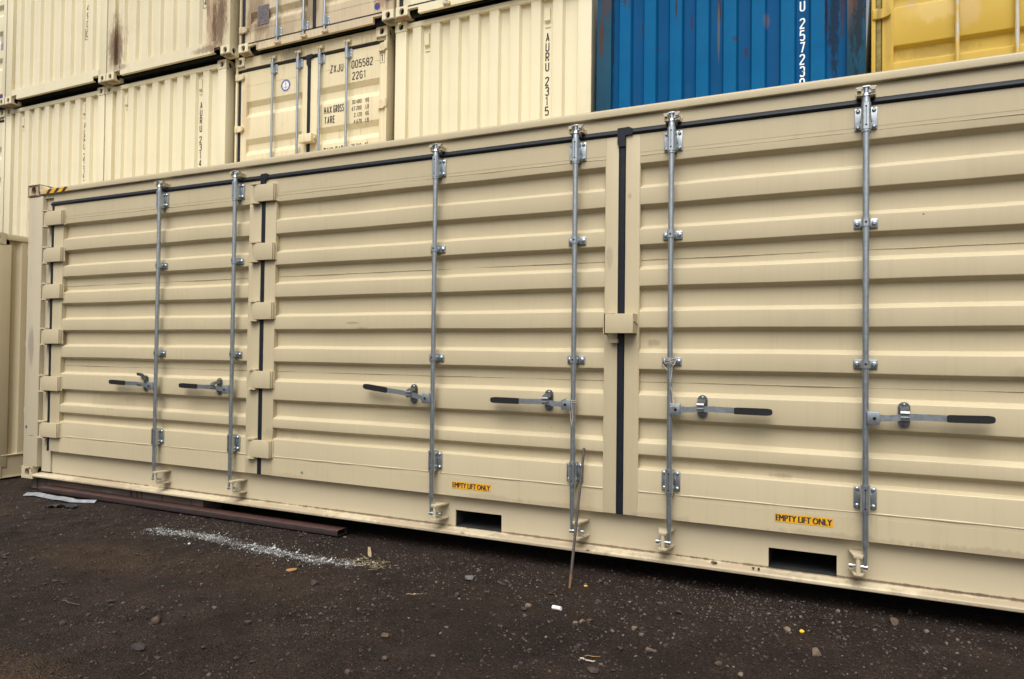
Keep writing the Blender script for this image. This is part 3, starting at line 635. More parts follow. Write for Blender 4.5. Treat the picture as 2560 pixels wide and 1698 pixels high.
# locking gear
def gear(di, X, s, tilt=0., flap=False):
    d = doors[di]; yb = -.040; g1, g2 = M['galv'], M['galv_bright']
    mb = MB(); mb.cyl((X, yb, L(.375)), (X, yb, L(2.775)), .0170, n=20)
    mb.cyl((X, yb, L(.26)), (X, yb, L(.376)), .0125, .0135, 14)
    bar = mb.build('locking_bar', g1, d)
    # upper and lower guides
    for z0, z1, top in ((2.626, 2.768, True), (.564, .700, False)):
        mb = MB(); zc = (z0+z1)/2
        mb.box(X-.056, X+.056, -.001, YD-.0005, L(z0+.012), L(z1-.012), ch=.004)
        mb.prism(fillet([(X-.024, .009), (X-.024, -.050), (X-.014, -.064), (X+.014, -.064), (X+.024, -.050), (X+.024, .009)], .006), L(z0), L(z1), 'z')
        mb.cyl((X, yb, L(z0-.012)), (X, yb, L(z0-.0005)), .0225, n=18); mb.cyl((X, yb, L(z1+.0005)), (X, yb, L(z1+.007)), .0215, n=18)
        for sx in (-1, 1):
            for q in (-.045, .045): mb.bolt(X+sx*.040, -.001, L(zc+q), .0115, .011)
            mb.box(X+sx*.0285-.003, X+sx*.0285+.003, -.008, .002, L(zc-.02), L(zc+.022), ch=.002)
        for q in (-.050, .050): mb.cyl((X, -.0635, L(zc+q)), (X, -.0648, L(zc+q)), .0052, n=10, m=1)
        mb.box(X-.0012, X+.0012, -.0646, -.063, L(zc-.044), L(zc+.044), 1)
        mb.build('bar_guide', [g2 if top else g1, M['black']], d)
    for z in (2.121, 1.355):
        mb = MB(); mb.box(X-.059, X+.059, -.001, YD-.0005, L(z-.026), L(z+.026), ch=.006)
        mb.prism(fillet([(X-.023, .003), (X-.023, -.048), (X-.012, -.061), (X+.012, -.061), (X+.023, -.048), (X+.023, .003)], .006), L(z-.021), L(z+.021), 'z')
        for sx in (-1, 1): mb.bolt(X+sx*.042, -.001, L(z), .013, .010)
        mb.cyl((X, -.0605, L(z)), (X, -.0622, L(z)), .0060, n=10, m=1)
        mb.build('bar_bracket', [g1, M['black']], d)
    # top cam, its tongue and the keeper on the header
    mb = MB(); mb.cyl((X, yb, L(2.776)), (X, yb, L(2.806)), .0195, .0175, 16); mb.cyl((X, yb, L(2.806)), (X, yb, L(2.822)), .024, .017, 16); mb.cyl((X, yb, L(2.822)), (X, yb, L(2.852)), .013, n=12)
    mb.box(X-.018, X+.018, yb-.016, yb+.016, L(2.852), L(2.861), ch=.003)
    for sx in (-1, 1): mb.prism([(X+sx*.016, L(2.861)), (X+sx*.050, L(2.858)), (X+sx*.048, L(2.852)), (X+sx*.016, L(2.846))], yb-.008, yb+.008, 'y')
    mb.prism([(X+.012, L(2.832)), (X+.046, L(2.836)), (X+.044, L(2.828)), (X+.012, L(2.822))], yb-.012, yb+.006, 'y')
    mb.build('locking_cam', g2, d)
    mb = MB()
    for sx in (-1, 1):
        mb.prism(fillet([(X+sx*.022, L(2.854)), (X+sx*.042, L(2.850)), (X+sx*.046, L(2.835)), (X+sx*.024, L(2.833))], .003), yb-.022, .0255, 'y')
        mb.box(X+sx*.034-.012, X+sx*.034+.012, yb-.006, .0255, L(2.812), L(2.832), 0)
    mb.box(X-.050, X+.050, .0185, .0256, L(2.818), L(2.850), ch=.002)
    mb.build('cam_keeper', M['tan_door'], C)
    # bottom cam and keeper (keeper sits on the handle-free side)
    k = -s*.034; xk = X+k; a = math.copysign(1, k)
    mb = MB(); mb.cyl((X-a*.012, yb-.002, L(.268)), (X+a*.026, yb-.002, L(.268)), .013, n=14); mb.cyl((X+a*.022, yb+.012, L(.268)), (X+a*.072, yb+.014, L(.268)), .008, n=12)
    mb.cyl((X+a*.060, yb+.006, L(.268)), (X+a*.078, yb+.006, L(.268)), .013, n=12)
    mb.build('locking_cam', g1, d)
    mb = MB()
    for zz in (.326, .229):
        mb.prism(fillet([(xk-.046, .0697), (xk-.046, .040), (xk-.022, -.066), (xk+.022, -.066), (xk+.046, .040), (xk+.046, .0697)], .008), L(zz-.005), L(zz+.005), 'z')
    mb.box(xk-.022, xk+.022, -.064, -.040, L(.314), L(.3205), ch=.002)
    mb.cyl((xk, -.050, L(.2345)), (xk, -.050, L(.3205)), .0125, n=14)
    mb.build('cam_keeper', M['tan_rail'], C)
    # handle
    h0 = 1.068; T = lambda u, dz=0.: (X+s*u, L(h0+dz+tilt*max(0, u-.04)))
    mb = MB(); a, b = sorted((X+s*.008, X+s*.068))
    mb.box(a, b, -.078, -.028, L(h0-.034), L(h0+.036), ch=.004)
    xx, zz = T(.042); mb.cyl((xx, -.0775, zz), (xx, -.0795, zz), .009, n=12, m=1)
    mb.box(min(X+s*.066, X+s*.085), max(X+s*.066, X+s*.085), -.062, -.046, L(h0-.018), L(h0+.020))
    top = [T(.068, .016), T(.13, .019), T(.185, .026), T(.22, .028), T(.40, .024)]; bot = [T(.40, -.010), T(.22, -.007), T(.185, -.008), T(.13, -.014), T(.068, -.017)]
    mb.prism(top+bot, -.058, -.049, 'y')
    mb.build('handle', [g2, M['black']], d)
    mb = MB(); pts = []
    for u, hz in ((.375, .016), (.385, .019), (.48, .0195), (.555, .0195), (.575, .016), (.582, .009)): pts.append(T(u, .007+hz))
    for u, hz in ((.582, .009), (.575, .016), (.555, .0195), (.48, .0195), (.385, .019), (.375, .016)): pts.append(T(u, .007-hz))
    mb.prism(pts, -.066, -.041, 'y'); mb.build('grip', M['grip'], d)
    # handle catch on its oval plate
    xc, zc = X+s*.185, L(1.087+tilt*.05)
    mb = MB(); ov = [(xc+.029*math.cos(t), zc+(.039 if math.sin(t) > 0 else -.039)+.029*math.sin(t)) for t in [2*math.pi*(i+.5)/28 for i in range(28)]]
    mb.prism(ov, .0025, YD-.0005, 'y')
    for q in (-.052, .052): mb.bolt(xc, .0025, zc+q, .010, .008)
    if not flap:
        mb.prism(fillet([(.003, zc+.044), (-.034, zc+.040), (-.072, zc+.024), (-.078, zc+.012), (-.070, zc+.006), (-.050, zc+.020), (.003, zc+.026)], .003), xc-.021, xc+.021)
        mb.prism(fillet([(.003, zc-.020), (-.060, zc-.026), (-.074, zc-.018), (-.074, zc-.004), (-.066, zc-.004), (-.064, zc-.014), (.003, zc-.008)], .003), xc-.019, xc+.019)
        mb.box(xc-.022, xc+.022, -.071, -.0665, zc+.012, zc+.022, ch=.001)
    else:
        mb.prism(fillet([(.003, zc-.020), (-.060, zc-.026), (-.074, zc-.018), (-.074, zc-.004), (-.066, zc-.004), (-.064, zc-.014), (.003, zc-.008)], .003), xc-.019, xc+.019)
        mb.prism(fillet([(xc+.016, zc+.03), (xc+.016, zc+.075), (xc-.02, zc+.088), (xc-.075, zc+.092), (xc-.078, zc+.068), (xc-.02, zc+.060), (xc-.006, zc+.03)], .006), -.030, -.022, 'y')
        mb.cyl((xc-.062, -.0305, zc+.080), (xc-.062, -.0325, zc+.080), .006, n=10, m=1)
        mb.box(xc-.006, xc+.016, -.022, .003, zc+.03, zc+.045)
    mb.build('handle_catch', [M['galv_dark'], M['black']], d)
for args in ((0, 1.950, -1, .03, True), (0, 2.845, -1, .02), (1, 4.760, -1, .115), (1, 5.806, -1, .005), (2, 6.422, 1, .0), (2, 7.475, 1, .02)):
    gear(*args)

# ================================================================== STACKED CONTAINERS BEHIND
GRP = 'containers stacked behind the tan side-door container'
CW, CH, CL = 2.438, 2.591, 6.058
Z2, Z3 = 2.674, 5.269
def shell(root, paint):
    for a in (.03, CW-.07):
        mb = MB(); mb.box(a, a+.04, .16, CL-.1, .1, CH-.06); mb.build('side_wall', paint, root)
    mb = MB(); mb.box(.07, CW-.07, .10, CL-.1, CH-.075, CH-.045); mb.build('roof', paint, root)
    mb = MB(); mb.box(.05, CW-.05, .10, CL-.1, .065, .12); mb.build('floor', M['under'], root)
    mb = MB(); mb.box(.07, CW-.07, CL-.14, CL-.1, .12, CH-.08); mb.build('rear_wall', paint, root)
def corner_set(root, cast, holes=True, proud=.0):
    for x in (0, CW-.162):
        for z in (0, CH-.118):
            castings(x, z, w=.162).build('corner_casting', [cast, M['black']], root)
def wall_container(label, X0, Y0, Z, paint, post, cast, txt=None, ink='letter', vents=True, zt=None, pitch=.1064, boxed=None):
    r = thing('shipping_container', label, 'shipping container', (X0, Y0, Z), GRP)
    shell(r, paint); corner_set(r, cast)
    for x in (.004, CW-.155):
        mb = MB(); mb.box(x, x+.151, .005, .15, .1185, CH-.1185, ch=.006); mb.build('corner_post', post, r)
    mb = MB(); mb.box(.1625, CW-.1625, .006, .066, CH-.092, CH-.034, ch=.005); mb.build('top_rail', paint, r)
    mb = MB(); pr = [(.1625, .205), (.1625, .118), (.29, .118), (.29, .052), (CW-.29, .052), (CW-.29, .118), (CW-.1625, .118), (CW-.1625, .205)]
    mb.prism(pr, .004, .016, 'y'); mb.box(.1625, CW-.1625, .0165, .07, .120, .205); mb.box(.29, CW-.29, .0165, .05, .052, .060)
    mb.box(.1625, CW-.1625, .10, .12, 0.06, .2, 1)
    mb.build('bottom_rail', [paint, M['black']], r)
    # trapezoid corrugation: nine valleys, eight ribs
    x = .1552; pts = [(x, .058)]; x += .064+.0; ribs = []
    pts.append((x, .058))
    for k in range(8):
        pts += [(x+.018, .012), (x+.018+.112, .012), (x+.148, .058)]; ribs.append((x, x+.148)); x += .148
        x2 = (x+.1032) if k < 7 else CW-.1552
        pts.append((x2, .058)); x = x2
    mb = MB(); mb.sheet(fillet(pts, .006), .20, CH-.09, 'z'); w = mb.build('end_wall', paint, r)
    def valley(i):   # centre of valley i
        a = .1552 if i == 0 else ribs[i-1][1]; b = CW-.1552 if i == 8 else ribs[i][0]
        return (a+b)/2
    if vents:
        for i in (1, 7):
            c = valley(i); mb = MB(); zc = CH-.275
            mb.prism([(.0575, zc+.095), (.046, zc+.095), (.030, zc+.085), (.030, zc-.045), (.0575, zc-.065)], c-.030, c+.030); mb.build('air_vent', paint, r)
            mb = MB(); mb.box(c-.030, c+.030, .050, .0578, zc-.112, zc-.104); mb.build('vent_lip', paint, r)
    if txt:
        c = valley(7); mb = MB(); vtext(mb, txt, c-.004, zt, .046, .098, .0125, .0555, pitch)
        if boxed:
            mb.build('marking', M[ink], w); mb = MB(); ch, zb_ = boxed
            letter(mb, ch, c-.027, zb_, .046, .098, .0125, .0555)
            strokes(mb, [(c-.045, zb_-.03), (c+.036, zb_-.03), (c+.036, zb_+.125), (c-.045, zb_+.125), (c-.045, zb_-.03)], .006, lambda a, b: (a, .0554, b))
        mb.build('marking', M[ink], w)
    return r
wall_container('cream container marked AURU 2314 just left of the door container marked ZXJU', -2.536, 2.536, Z2, M['cream'], M['cream'], M['cream_rust'], 'AURU 2314', zt=4.782-Z2)
wall_container('cream container low at far left with its AURU number half hidden by corrugation', -4.994, 2.536, Z2, M['cream'], M['cream'], M['cream_rust'], 'AURU 2315', zt=4.817-Z2)
wall_container('clean cream container marked AURU 2315 beside the blue container', 2.561, 2.590, Z2, M['cream'], M['cream'], M['cream_rust'], 'AURU 2315', zt=4.823-Z2)
wall_container('unstained cream container in the upper row, resting on the far left AURU container', -4.810, 2.42, Z3, M['cream'], M['cream'], M['cream_rust'], '490', vents=False, zt=6.526-Z3, pitch=.122, boxed=('0', 6.034-Z3))
wall_container('cream container with two sooty brown stains above its bottom rail, upper row', -2.358, 2.42, Z3, M['cream_stained'], M['cream_stained'], M['cream_rust'], '5', vents=False, zt=6.40-Z3, boxed=('4', 6.019-Z3))
wall_container('rusty scratched blue container with white digits 257239', 5.096, 2.449, Z2, M['blue'], M['blue_post'], M['blue_post'], 'U 257239', ink='white_letter', vents=False, zt=4.590-Z2, pitch=.1085)

def door_container(label, X0, Y0, Z, paint, seal, rodm, rods, corr, slope, cast, mid=True, hinges=(2.33, 1.64, 1.0, .3), low=True, panel=((.082, 1.214), (1.262, 2.412)), cb=((.18, 1.13), (1.37, 2.315)), sealw=True):
    r = thing('shipping_container', label, 'shipping container', (X0, Y0, Z), GRP)
    shell(r, paint); corner_set(r, cast)
    for a, b in ((.004, .036), (CW-.022, CW-.003)):
        mb = MB(); mb.box(a, b, .006, .15, .1185, CH-.1185, ch=.004); mb.build('corner_post', paint, r)
    for a, b in ((.0365, .12), (CW-.12, CW-.0225)):
        mb = MB(); mb.box(a, b, .070, .15, .1185, CH-.1185); mb.build('door_post', paint, r)
    mb = MB(); mb.box(.1625, CW-.1625, .012, .06, 2.436, CH-.012, ch=.005); mb.box(.0365, .162, .03, .06, 2.436, CH-.119); mb.box(CW-.162, CW-.0225, .03, .06, 2.436, CH-.119); mb.build('header', paint, r)
    mb = MB(); mb.prism([(.1625, .100), (.1625, .078), (.30, .078), (.30, .008), (CW-.30, .008), (CW-.30, .078), (CW-.1625, .078), (CW-.1625, .100)], .010, .05, 'y'); mb.box(.1625, CW-.1625, .08, .10, .0, .1, 1); mb.build('door_sill', [paint, M['black']], r)
    seg = [(.036, CW-.022, 2.398, 2.434)] + ([(.036, CW-.022, .092, .128)] if low else [])
    mb = MB()
    for a, b, c, d in seg: seal_h(mb, a, b, c, d, .016, .06)
    seal_v(mb, .0365, .079, .12, 2.40, .022, .07); seal_v(mb, 1.2155, 1.2605, .12, 2.40, .016, .07)
    if CW-.022-panel[1][1] > .003: mb.box(panel[1][1], CW-.0222, .055, .07, .12, 2.40)
    mb.prism([(1.2, 2.44), (1.205, 2.33), (1.22, 2.30), (1.262, 2.30), (1.262, 2.39), (1.31, 2.40), (1.31, 2.436), (1.28, 2.446)], .010, .03, 'y')
    mb.build('door_seal', seal, r)
    ds = []
    for (p0, p1), (c0, c1) in zip(panel, cb):
        mb = MB(); y0 = .030; prof = [(y0+.001, 2.37)]
        for t, bt in corr: prof += [(y0+.001, t), (y0+.041, t-slope), (y0+.041, bt+slope), (y0+.001, bt)]
        prof += [(y0+.001, .14)]
        mb.prism(fillet(prof, .012)+[(.085, .14), (.085, 2.37)], c0, c1)
        mb.box(p0, c0, y0, .09, .13, 2.396, ch=.003); mb.box(c1, p1, y0, .09, .13, 2.396, ch=.003)
        mb.box(c0, c1, y0, .088, 2.37, 2.396); mb.box(c0, c1, y0, .088, .13, .14)
        mb.tube([(c0+(c1-c0)*k/14, y0+.001, 2.205+random.uniform(-.001, .001)) for k in range(15)], .0025, 6)
        mb.tube([(c0+(c1-c0)*k/14, y0+.001, .28+random.uniform(-.001, .001)) for k in range(15)], .0025, 6)
        ds.append(mb.build('door', paint, r, angle=30))
    for q, x in enumerate(rods):
        d = ds[0 if x < 1.24 else 1]; yb = -.012
        mb = MB(); mb.cyl((x, yb, .10), (x, yb, 2.41), .0150, n=14); mb.cyl((x, yb, 2.41), (x, yb, 2.49), .012, n=12); mb.cyl((x, yb, .04), (x, yb, .10), .012, n=12)
        mb.build('locking_bar', rodm, d)
        for z0, z1 in ((2.285, 2.425), (.105, .235)):
            mb = MB(); mb.prism(fillet([(x-.022, .0295), (x-.022, -.022), (x-.012, -.036), (x+.012, -.036), (x+.022, -.022), (x+.022, .0295)], .005), z0, z1, 'z')
            mb.box(x-.048, x+.052, .020, .0295, z0+.012, z1-.012, ch=.003)
            for w in (-.04, .04): mb.bolt(x+.037, .020, (z0+z1)/2+w, .010, .010); mb.bolt(x-.037, .020, (z0+z1)/2+w, .010, .010)
            mb.cyl((x, yb, z0-.008), (x, yb, z0), .019, n=14)
            mb.build('bar_guide', M['galv_bright'] if rodm is not M['worn_rod'] else rodm, d)
        mb = MB()
        for z in (2.495, .035):
            mb.box(x-.04, x+.03, yb-.012, yb+.012, z-.010, z+.006, ch=.003); mb.cyl((x-.03, yb-.016, z), (x-.03, yb+.02, z), .012, n=10); mb.box(x+.010, x+.052, -.03, .0115, z-.02, z+.012, ch=.004)
        mb.build('cam_keeper', M['cream_dirty'] if rodm is M['galv'] else paint, r)
    for z in hinges:
        mb = MB(); mb.box(.012, .055, -.012, .0295, z-.045, z+.045, ch=.008); mb.prism(fillet([(.05, z-.043), (.05, z+.043), (.135, z+.032), (.15, z+.02), (.15, z-.015), (.12, z-.032)], .006), -.004, .0295, 'y'); mb.build('hinge', paint, ds[0])
        mb = MB(); zz = z+.03; mb.box(CW-.040, CW+.004, -.010, .0295, zz-.05, zz+.05, ch=.008); mb.prism(fillet([(CW-.045, zz-.048), (CW-.045, zz+.048), (CW-.12, zz+.035), (CW-.12, zz-.048)], .004), .012, .0295, 'y')
        mb.box(CW-.13, CW-.045, .002, .0295, zz-.058, zz-.049); mb.build('hinge', paint, ds[1])
    if mid:
        mb = MB(); mb.box(1.175, 1.372, -.075, .012, 1.312, 1.415, ch=.003); mb.box(1.372, 1.392, -.03, .0295, 1.36, 1.40); mb.build('lock_box', paint, ds[1])
    return r, ds
CORR = [(1.995, 1.781), (1.494, 1.280), (.993, .779), (.492, .30)]
zx, zd = door_container('cream door container marked ZXJU 005582 with four silver locking bars', .0125, 2.588, Z2, M['cream_door'], M['rubber'], M['galv'], (.666, 1.087, 1.437, 1.856), CORR, .064, M['cream_rust'])
y = .0295-.001
def zl(z): return z-Z2
X0 = .0125
def mark(parts, extra=None):
    mb = MB()
    for st, x, z, w, h, sw, gp in parts: text(mb, st, x-X0, zl(z), w, h, sw, y, gp)
    if extra: extra(mb)
    mb.build('marking', M['letter'], zd[1])
mark([('ZXJU', 1.581, 4.832, .042, .098, .0115, .28)])
mark([('005582', 1.908, 4.838, .045, .098, .0115, .22)])
mark([('22G1', 1.923, 4.697, .044, .096, .0115, .25)])
mark([('1', 2.337, 4.852, .05, .09, .0115, .25)], lambda mb: strokes(mb, [(2.332-X0, zl(4.836)), (2.395-X0, zl(4.836)), (2.395-X0, zl(4.956)), (2.332-X0, zl(4.956)), (2.332-X0, zl(4.836))], .004, lambda a, b: (a, y, b)))
mark([('MAX', 1.491, 4.331, .037, .094, .0115, .20), ('GROSS', 1.640, 4.333, .027, .094, .0105, .26)])
mark([('TARE', 1.500, 4.205, .036, .094, .0115, .24)])
for s1, s2, z, x in (('30.480', 'KG', 4.400, 1.922), ('67.200', 'LB', 4.319, 1.922), ('2.120', 'KG', 4.238, 1.957), ('4.670', 'LB', 4.157, 1.957), ('28.360', 'KG', 3.862, 1.924)):
    mark([(s1, x, z, .0225, .049, .0062, .25), (s2, 2.128, z, .022, .049, .0062, .25)])
mark([('PAYLOAD', 1.500, 3.818, .034, .094, .0110, .32)])
def disc(mb, cx, cz, r, y, m=0, n=36, a0=0, a1=2*math.pi):
    full = abs(a1-a0-2*math.pi) < 1e-6
    pts = [(cx+r*math.cos(a0+(a1-a0)*k/n), y, cz+r*math.sin(a0+(a1-a0)*k/n)) for k in range(n if full else n+1)]
    mb.add(pts, [tuple(range(len(pts)))], m)
mb = MB(); ex, ez = .853, 4.790-Z2
disc(mb, ex, ez, .078, y, 1); disc(mb, ex, ez, .055, y-.0005, 0)
ring = lambda r, a0, a1, n: [(ex+r*math.cos(a0+(a1-a0)*k/n), ez+r*math.sin(a0+(a1-a0)*k/n)) for k in range(n+1)]
strokes(mb, ring(.0745, math.pi*1.05, math.pi*1.95, 20), .004, lambda a, b: (a, y-.0006, b), 0)
strokes(mb, [(ex, ez+.030), (ex, ez-.036)], .006, lambda a, b: (a, y-.0010, b), 1)
strokes(mb, ring(.034, math.pi*1.12, math.pi*1.88, 10), .006, lambda a, b: (a, y-.0011, b), 1)
strokes(mb, [(ex-.014, ez+.020), (ex+.014, ez+.020)], .005, lambda a, b: (a, y-.0012, b), 1)
strokes(mb, [(ex+.008*math.cos(2*math.pi*k/10), ez+.036+.008*math.sin(2*math.pi*k/10)) for k in range(11)], .004, lambda a, b: (a, y-.0013, b), 1)
for k in range(9):
    a = math.pi*(.1+.8*k/8); disc(mb, ex+.066*math.cos(a), ez+.066*math.sin(a), .0042, y-.0007, 0, 8)
mb.build('emblem', [M['white'], M['blue_ink']], zd[0])
t3, td = door_container('dirty brown streaked door container in the upper row with a grey plate', .165, 2.49, Z3, M['cream_dirty'], M['rubber'], M['galv'], (.667, 1.099, 1.430), CORR[:3]+[(.52, .36)], .064, M['cream_rust'], mid=False)
mb = MB(); mb.box(.300, .492, .0245, .0290, 5.60-Z3, 5.847-Z3)
for k in range(13): mb.box(.312, .480, .0238, .0244, 5.615-Z3+k*.0175, 5.622-Z3+k*.0175, 1)
mb.build('data_plate', [M['plate'], plain('plate_print', (.10, .09, .10, 1), .6)], td[0])
def two_colour(parent, cx, cz, r):
    mb = MB(); yy = .0285
    disc(mb, cx, cz, r, yy, 0); disc(mb, cx, cz, r*.98, yy-.0006, 1, 18, -.5, 1.75)
    mb.build('round_sticker', [M['blue_ink'], M['red_ink']], parent)
two_colour(td[1], 2.185, 5.478-Z3, .042)
door_container('cream door container at the very top above the clean cream one', 2.635, 2.49, Z3, M['cream'], M['rubber'], M['galv'], (.680, 1.10, 1.43, 1.85), CORR, .064, M['cream_rust'], mid=False)
t0, t0d = door_container('cream door container cut off by the left edge, upper row', -7.268, 2.42, Z3, M['cream'], M['rubber'], M['galv'], (.667, 1.099, 1.430), [(2.22, 2.02), (1.66, 1.47), (1.232, 1.03), (.79, .59)], .055, M['cream_rust'], mid=False, hinges=())
two_colour(t0d[1], 2.30, 5.435-Z3, .045)
mb = MB()
for k in range(5): mb.box(2.262+k*.014, 2.270+k*.014, .0285, .0292, .92, 1.14)
mb.build('small_print', plain('grey_print', (.30, .33, .42, 1), .6, var=.5, scale=90), t0d[1])
door_container('cream door container at the lower left edge, mostly outside the picture', -7.452, 2.536, Z2, M['cream'], M['rubber'], M['galv'], (.667, 1.099, 1.430, 1.85), CORR, .064, M['cream_rust'], mid=False, hinges=(.4,))
M['olive'] = plain('yellowed_seal', (.22, .17, .05, 1), .7, var=.4, scale=18)
YX = 7.566; cy = [(4.033-Z2+.47*k, 3.888-Z2+.47*k) for k in (-2, -1, 0, 1)]
door_container('yellow door container with patchy faded paint beside the blue one', YX, 2.43, Z2, M['yellow'], M['olive'], M['worn_rod'], (8.195-YX, 8.600-YX, 1.42, 1.84), cy[::-1], .018, M['yellow'], mid=False, hinges=(4.318-Z2, 1.0, .3), panel=((.086, 1.214), (1.262, 2.412)), cb=((.172, 1.13), (1.37, 2.315)))

# ================================================================== CONTAINER STANDING AT THE LEFT, SIDE ON
Lc = thing('shipping_container', 'beige container standing side on at the left, only a strip of its wall showing', 'shipping container', (-.66, 0.0, .006))
mp = M['shade_cream']
def side_casting(y0, z):
    mb = MB(); w, h, d = .178, .118, .162
    mb.hole_plate((0, y0, z), (0, 1, 0), (0, 0, 1), w, h, (w*.5, h*.5, w*.2, h*.33), .035, 0, 1)
    mb.hole_plate((-d, y0, z), (1, 0, 0), (0, 0, 1), d, h, (d*.5, h*.5, d*.2, h*.33), .035, 0, 1)
    for zz in (z, z+h): mb.add([(0, y0, zz), (0, y0+w, zz), (-d, y0+w, zz), (-d, y0, zz)], [(0, 1, 2, 3)])
    mb.add([(0, y0+w, z), (-d, y0+w, z), (-d, y0+w, z+h), (0, y0+w, z+h)], [(0, 1, 2, 3)])
    mb.build('corner_casting', [mp, M['black']], Lc)
for yy in (0, CL-.178):
    for z in (0, CH-.118): side_casting(yy, z)
for a, b in ((.004, .237), (CL-.237, CL-.004)):
    mb = MB(); mb.box(-.12, -.004, a, b, .1185, CH-.1185, ch=.006); mb.build('corner_post', mp, Lc)
mb = MB(); mb.box(-.065, -.004, .1785, CL-.1785, CH-.066, CH-.004, ch=.004); mb.build('top_rail', mp, Lc)
mb = MB(); mb.box(-.03, -.014, .1785, CL-.1785, .012, .235); mb.box(-.05, .0, .1785, CL-.1785, .236, .246, ch=.003); mb.box(-.05, -.004, .1785, CL-.1785, 0.004, .012)
mb.tube([(-.0135, .43, .02), (-.0135, .43, .235)], .002, 5); mb.build('bottom_rail', mp, Lc)
pts = [(-.048, .237)]; yy = .237+.068
while yy < CL-.45:
    pts += [(-.048, yy), (-.012, yy+.040), (-.012, yy+.112), (-.048, yy+.180)]; yy += .250
pts += [(-.048, CL-.237)]
mb = MB(); mb.sheet(fillet(pts, .006), .24, CH-.06, 'z'); mb.build('side_wall', mp, Lc)
mb = MB(); mb.box(-CW+.02, -.05, .1, .13, .1, CH-.07); mb.build('end_wall', mp, Lc)
mb = MB(); mb.box(-CW+.02, -.07, .1, CL-.1, CH-.06, CH-.03); mb.build('roof', mp, Lc)
mb = MB(); mb.box(-CW, -CW+.04, .05, CL-.1, .05, CH-.06); mb.build('side_wall', mp, Lc)
mb = MB(); mb.box(-CW+.1, -.06, .1, CL-.1, .06, .12); mb.build('floor', M['under'], Lc)

# ================================================================== THINGS ON THE GROUND
def timber(label, x0, x1, d0=.092, d1=.30):
    mb = MB(); mb.box(0, x1-x0, -(d1-d0)/2, (d1-d0)/2, -.03, ZB-.001, ch=.005)
    return tag(mb.build('timber', M['wood'], None, loc=(x0, (d0+d1)/2, 0)), label, 'timber')
timber('weathered timber beam under the left end of the tan container', .012, 2.40)
timber('timber beam under the right end of the tan container, outside the picture', 9.8, 12.18)
# hollow steel tube
T0, T1 = Vector((.345, .026, .003)), Vector((3.940, .022, .003)); dv = (T1-T0).normalized(); ln = (T1-T0).length
mb = MB(); w, h, th = .055, .046, .004
ring_o = fillet([(-w, 0.0), (w, 0.0), (w, h), (-w, h), (-w, 0.0)], .006); 
def rect(w0, z0, z1, r): 
    q = []
    for cx, cz, a in ((w0-r, z0+r, -90), (w0-r, z1-r, 0), (-w0+r, z1-r, 90), (-w0+r, z0+r, 180)):
        for k in range(4): t = math.radians(a+30*k); q.append((cx+r*math.cos(t), cz+r*math.sin(t)))
    return q
ro, ri = rect(w, 0, h, .006), rect(w-th, th, h-th, .004); n = len(ro)
V = [(0, a, b) for a, b in ro]+[(ln, a, b) for a, b in ro]+[(0, a, b) for a, b in ri]+[(ln, a, b) for a, b in ri]
F = []
for i in range(n):
    j = (i+1) % n
    F += [(i, j, n+j, n+i), (2*n+i, 3*n+i, 3*n+j, 2*n+j), (i, 2*n+i, 2*n+j, j), (n+i, n+j, 3*n+j, 3*n+i)]
mb.add(V, F)
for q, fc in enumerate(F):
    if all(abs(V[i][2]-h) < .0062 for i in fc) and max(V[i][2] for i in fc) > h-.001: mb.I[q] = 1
t = mb.build('steel_tube', [M['shaded_mill_scale'], M['rust_tube']], None, loc=T0); t.rotation_euler = (0, 0, math.atan2(dv.y, dv.x))
tag(t, 'long rusty brown rectangular steel tube lying along the foot of the tan container', 'steel tube')
# leaning rod
mb = MB(); a, b = Vector((5.890, -.300, -.012)), Vector((5.868, -.0015, .792)); n = 30
R = thing('steel_rod', 'thin rusty steel rod leaning against the door by the orange chip', 'rod', (a.x, a.y, 0))
P = [a+(b-a)*k/n for k in range(n+1)]; q = Vector((a.x, a.y, 0))
mb.tube([p-q for p in P[3:]], [0.0088*random.uniform(.93, 1.06) for _ in P[3:]], 10); mb.build('shaft', M['rod'], R)
mb = MB(); mb.tube([p-q for p in P[:4]], [.0072, .0082, .0088, .0088], 10); mb.build('pointed_tip', M['rod_tip'], R)
# tie wires
def wire(label, path, r=.0028):
    mb = MB()
    for p in path: mb.tube(p, r, 6)
    return tag(mb.build('tie_wire', M['wire'], None), label, 'wire')
def coil(cx, cy, cz, r, turns, h, n=14, ph=0., jit=.003):
    return [(cx+r*math.cos(ph+2*math.pi*k/n)+random.uniform(-jit, jit), cy+r*math.sin(ph+2*math.pi*k/n)+random.uniform(-jit, jit), cz+h*k/(n*turns)+random.uniform(-jit, jit)*.8) for k in range(int(n*turns)+1)]
wire('twisted wire wound round the locking bar above the rod, its tail hanging down', [coil(5.806, -.040, 1.072, .0225, 2.5, .03), [(5.79, -.068, 1.092), (5.765, -.082, 1.104), (5.745, -.080, 1.098), (5.75, -.075, 1.088)],
     [(5.79, -.066, 1.083), (5.796, -.070, 1.03), (5.80, -.067, .97), (5.804, -.064, .945)], [(5.80, -.064, 1.08), (5.812, -.066, 1.0), (5.806, -.066, .93)]])
wire('pale wire knotted over a bar bracket and running down to the handle hub', [coil(6.422, -.040, 1.345, .027, 2.2, .03, jit=.006), [(6.385, -.066, 1.385), (6.40, -.072, 1.34), (6.43, -.076, 1.35), (6.45, -.074, 1.33), (6.47, -.05, 1.38)],
     [(6.385, -.06, 1.37), (6.375, -.05, 1.34), (6.40, -.062, 1.315), (6.412, -.064, 1.30)], [(6.44, -.062, 1.33), (6.436, -.062, 1.28), (6.430, -.063, 1.22), (6.440, -.06, 1.16), (6.446, -.06, 1.12), (6.452, -.068, 1.10)],
     coil(6.452, -.052, 1.075, .030, 1.5, .02, jit=.005)])

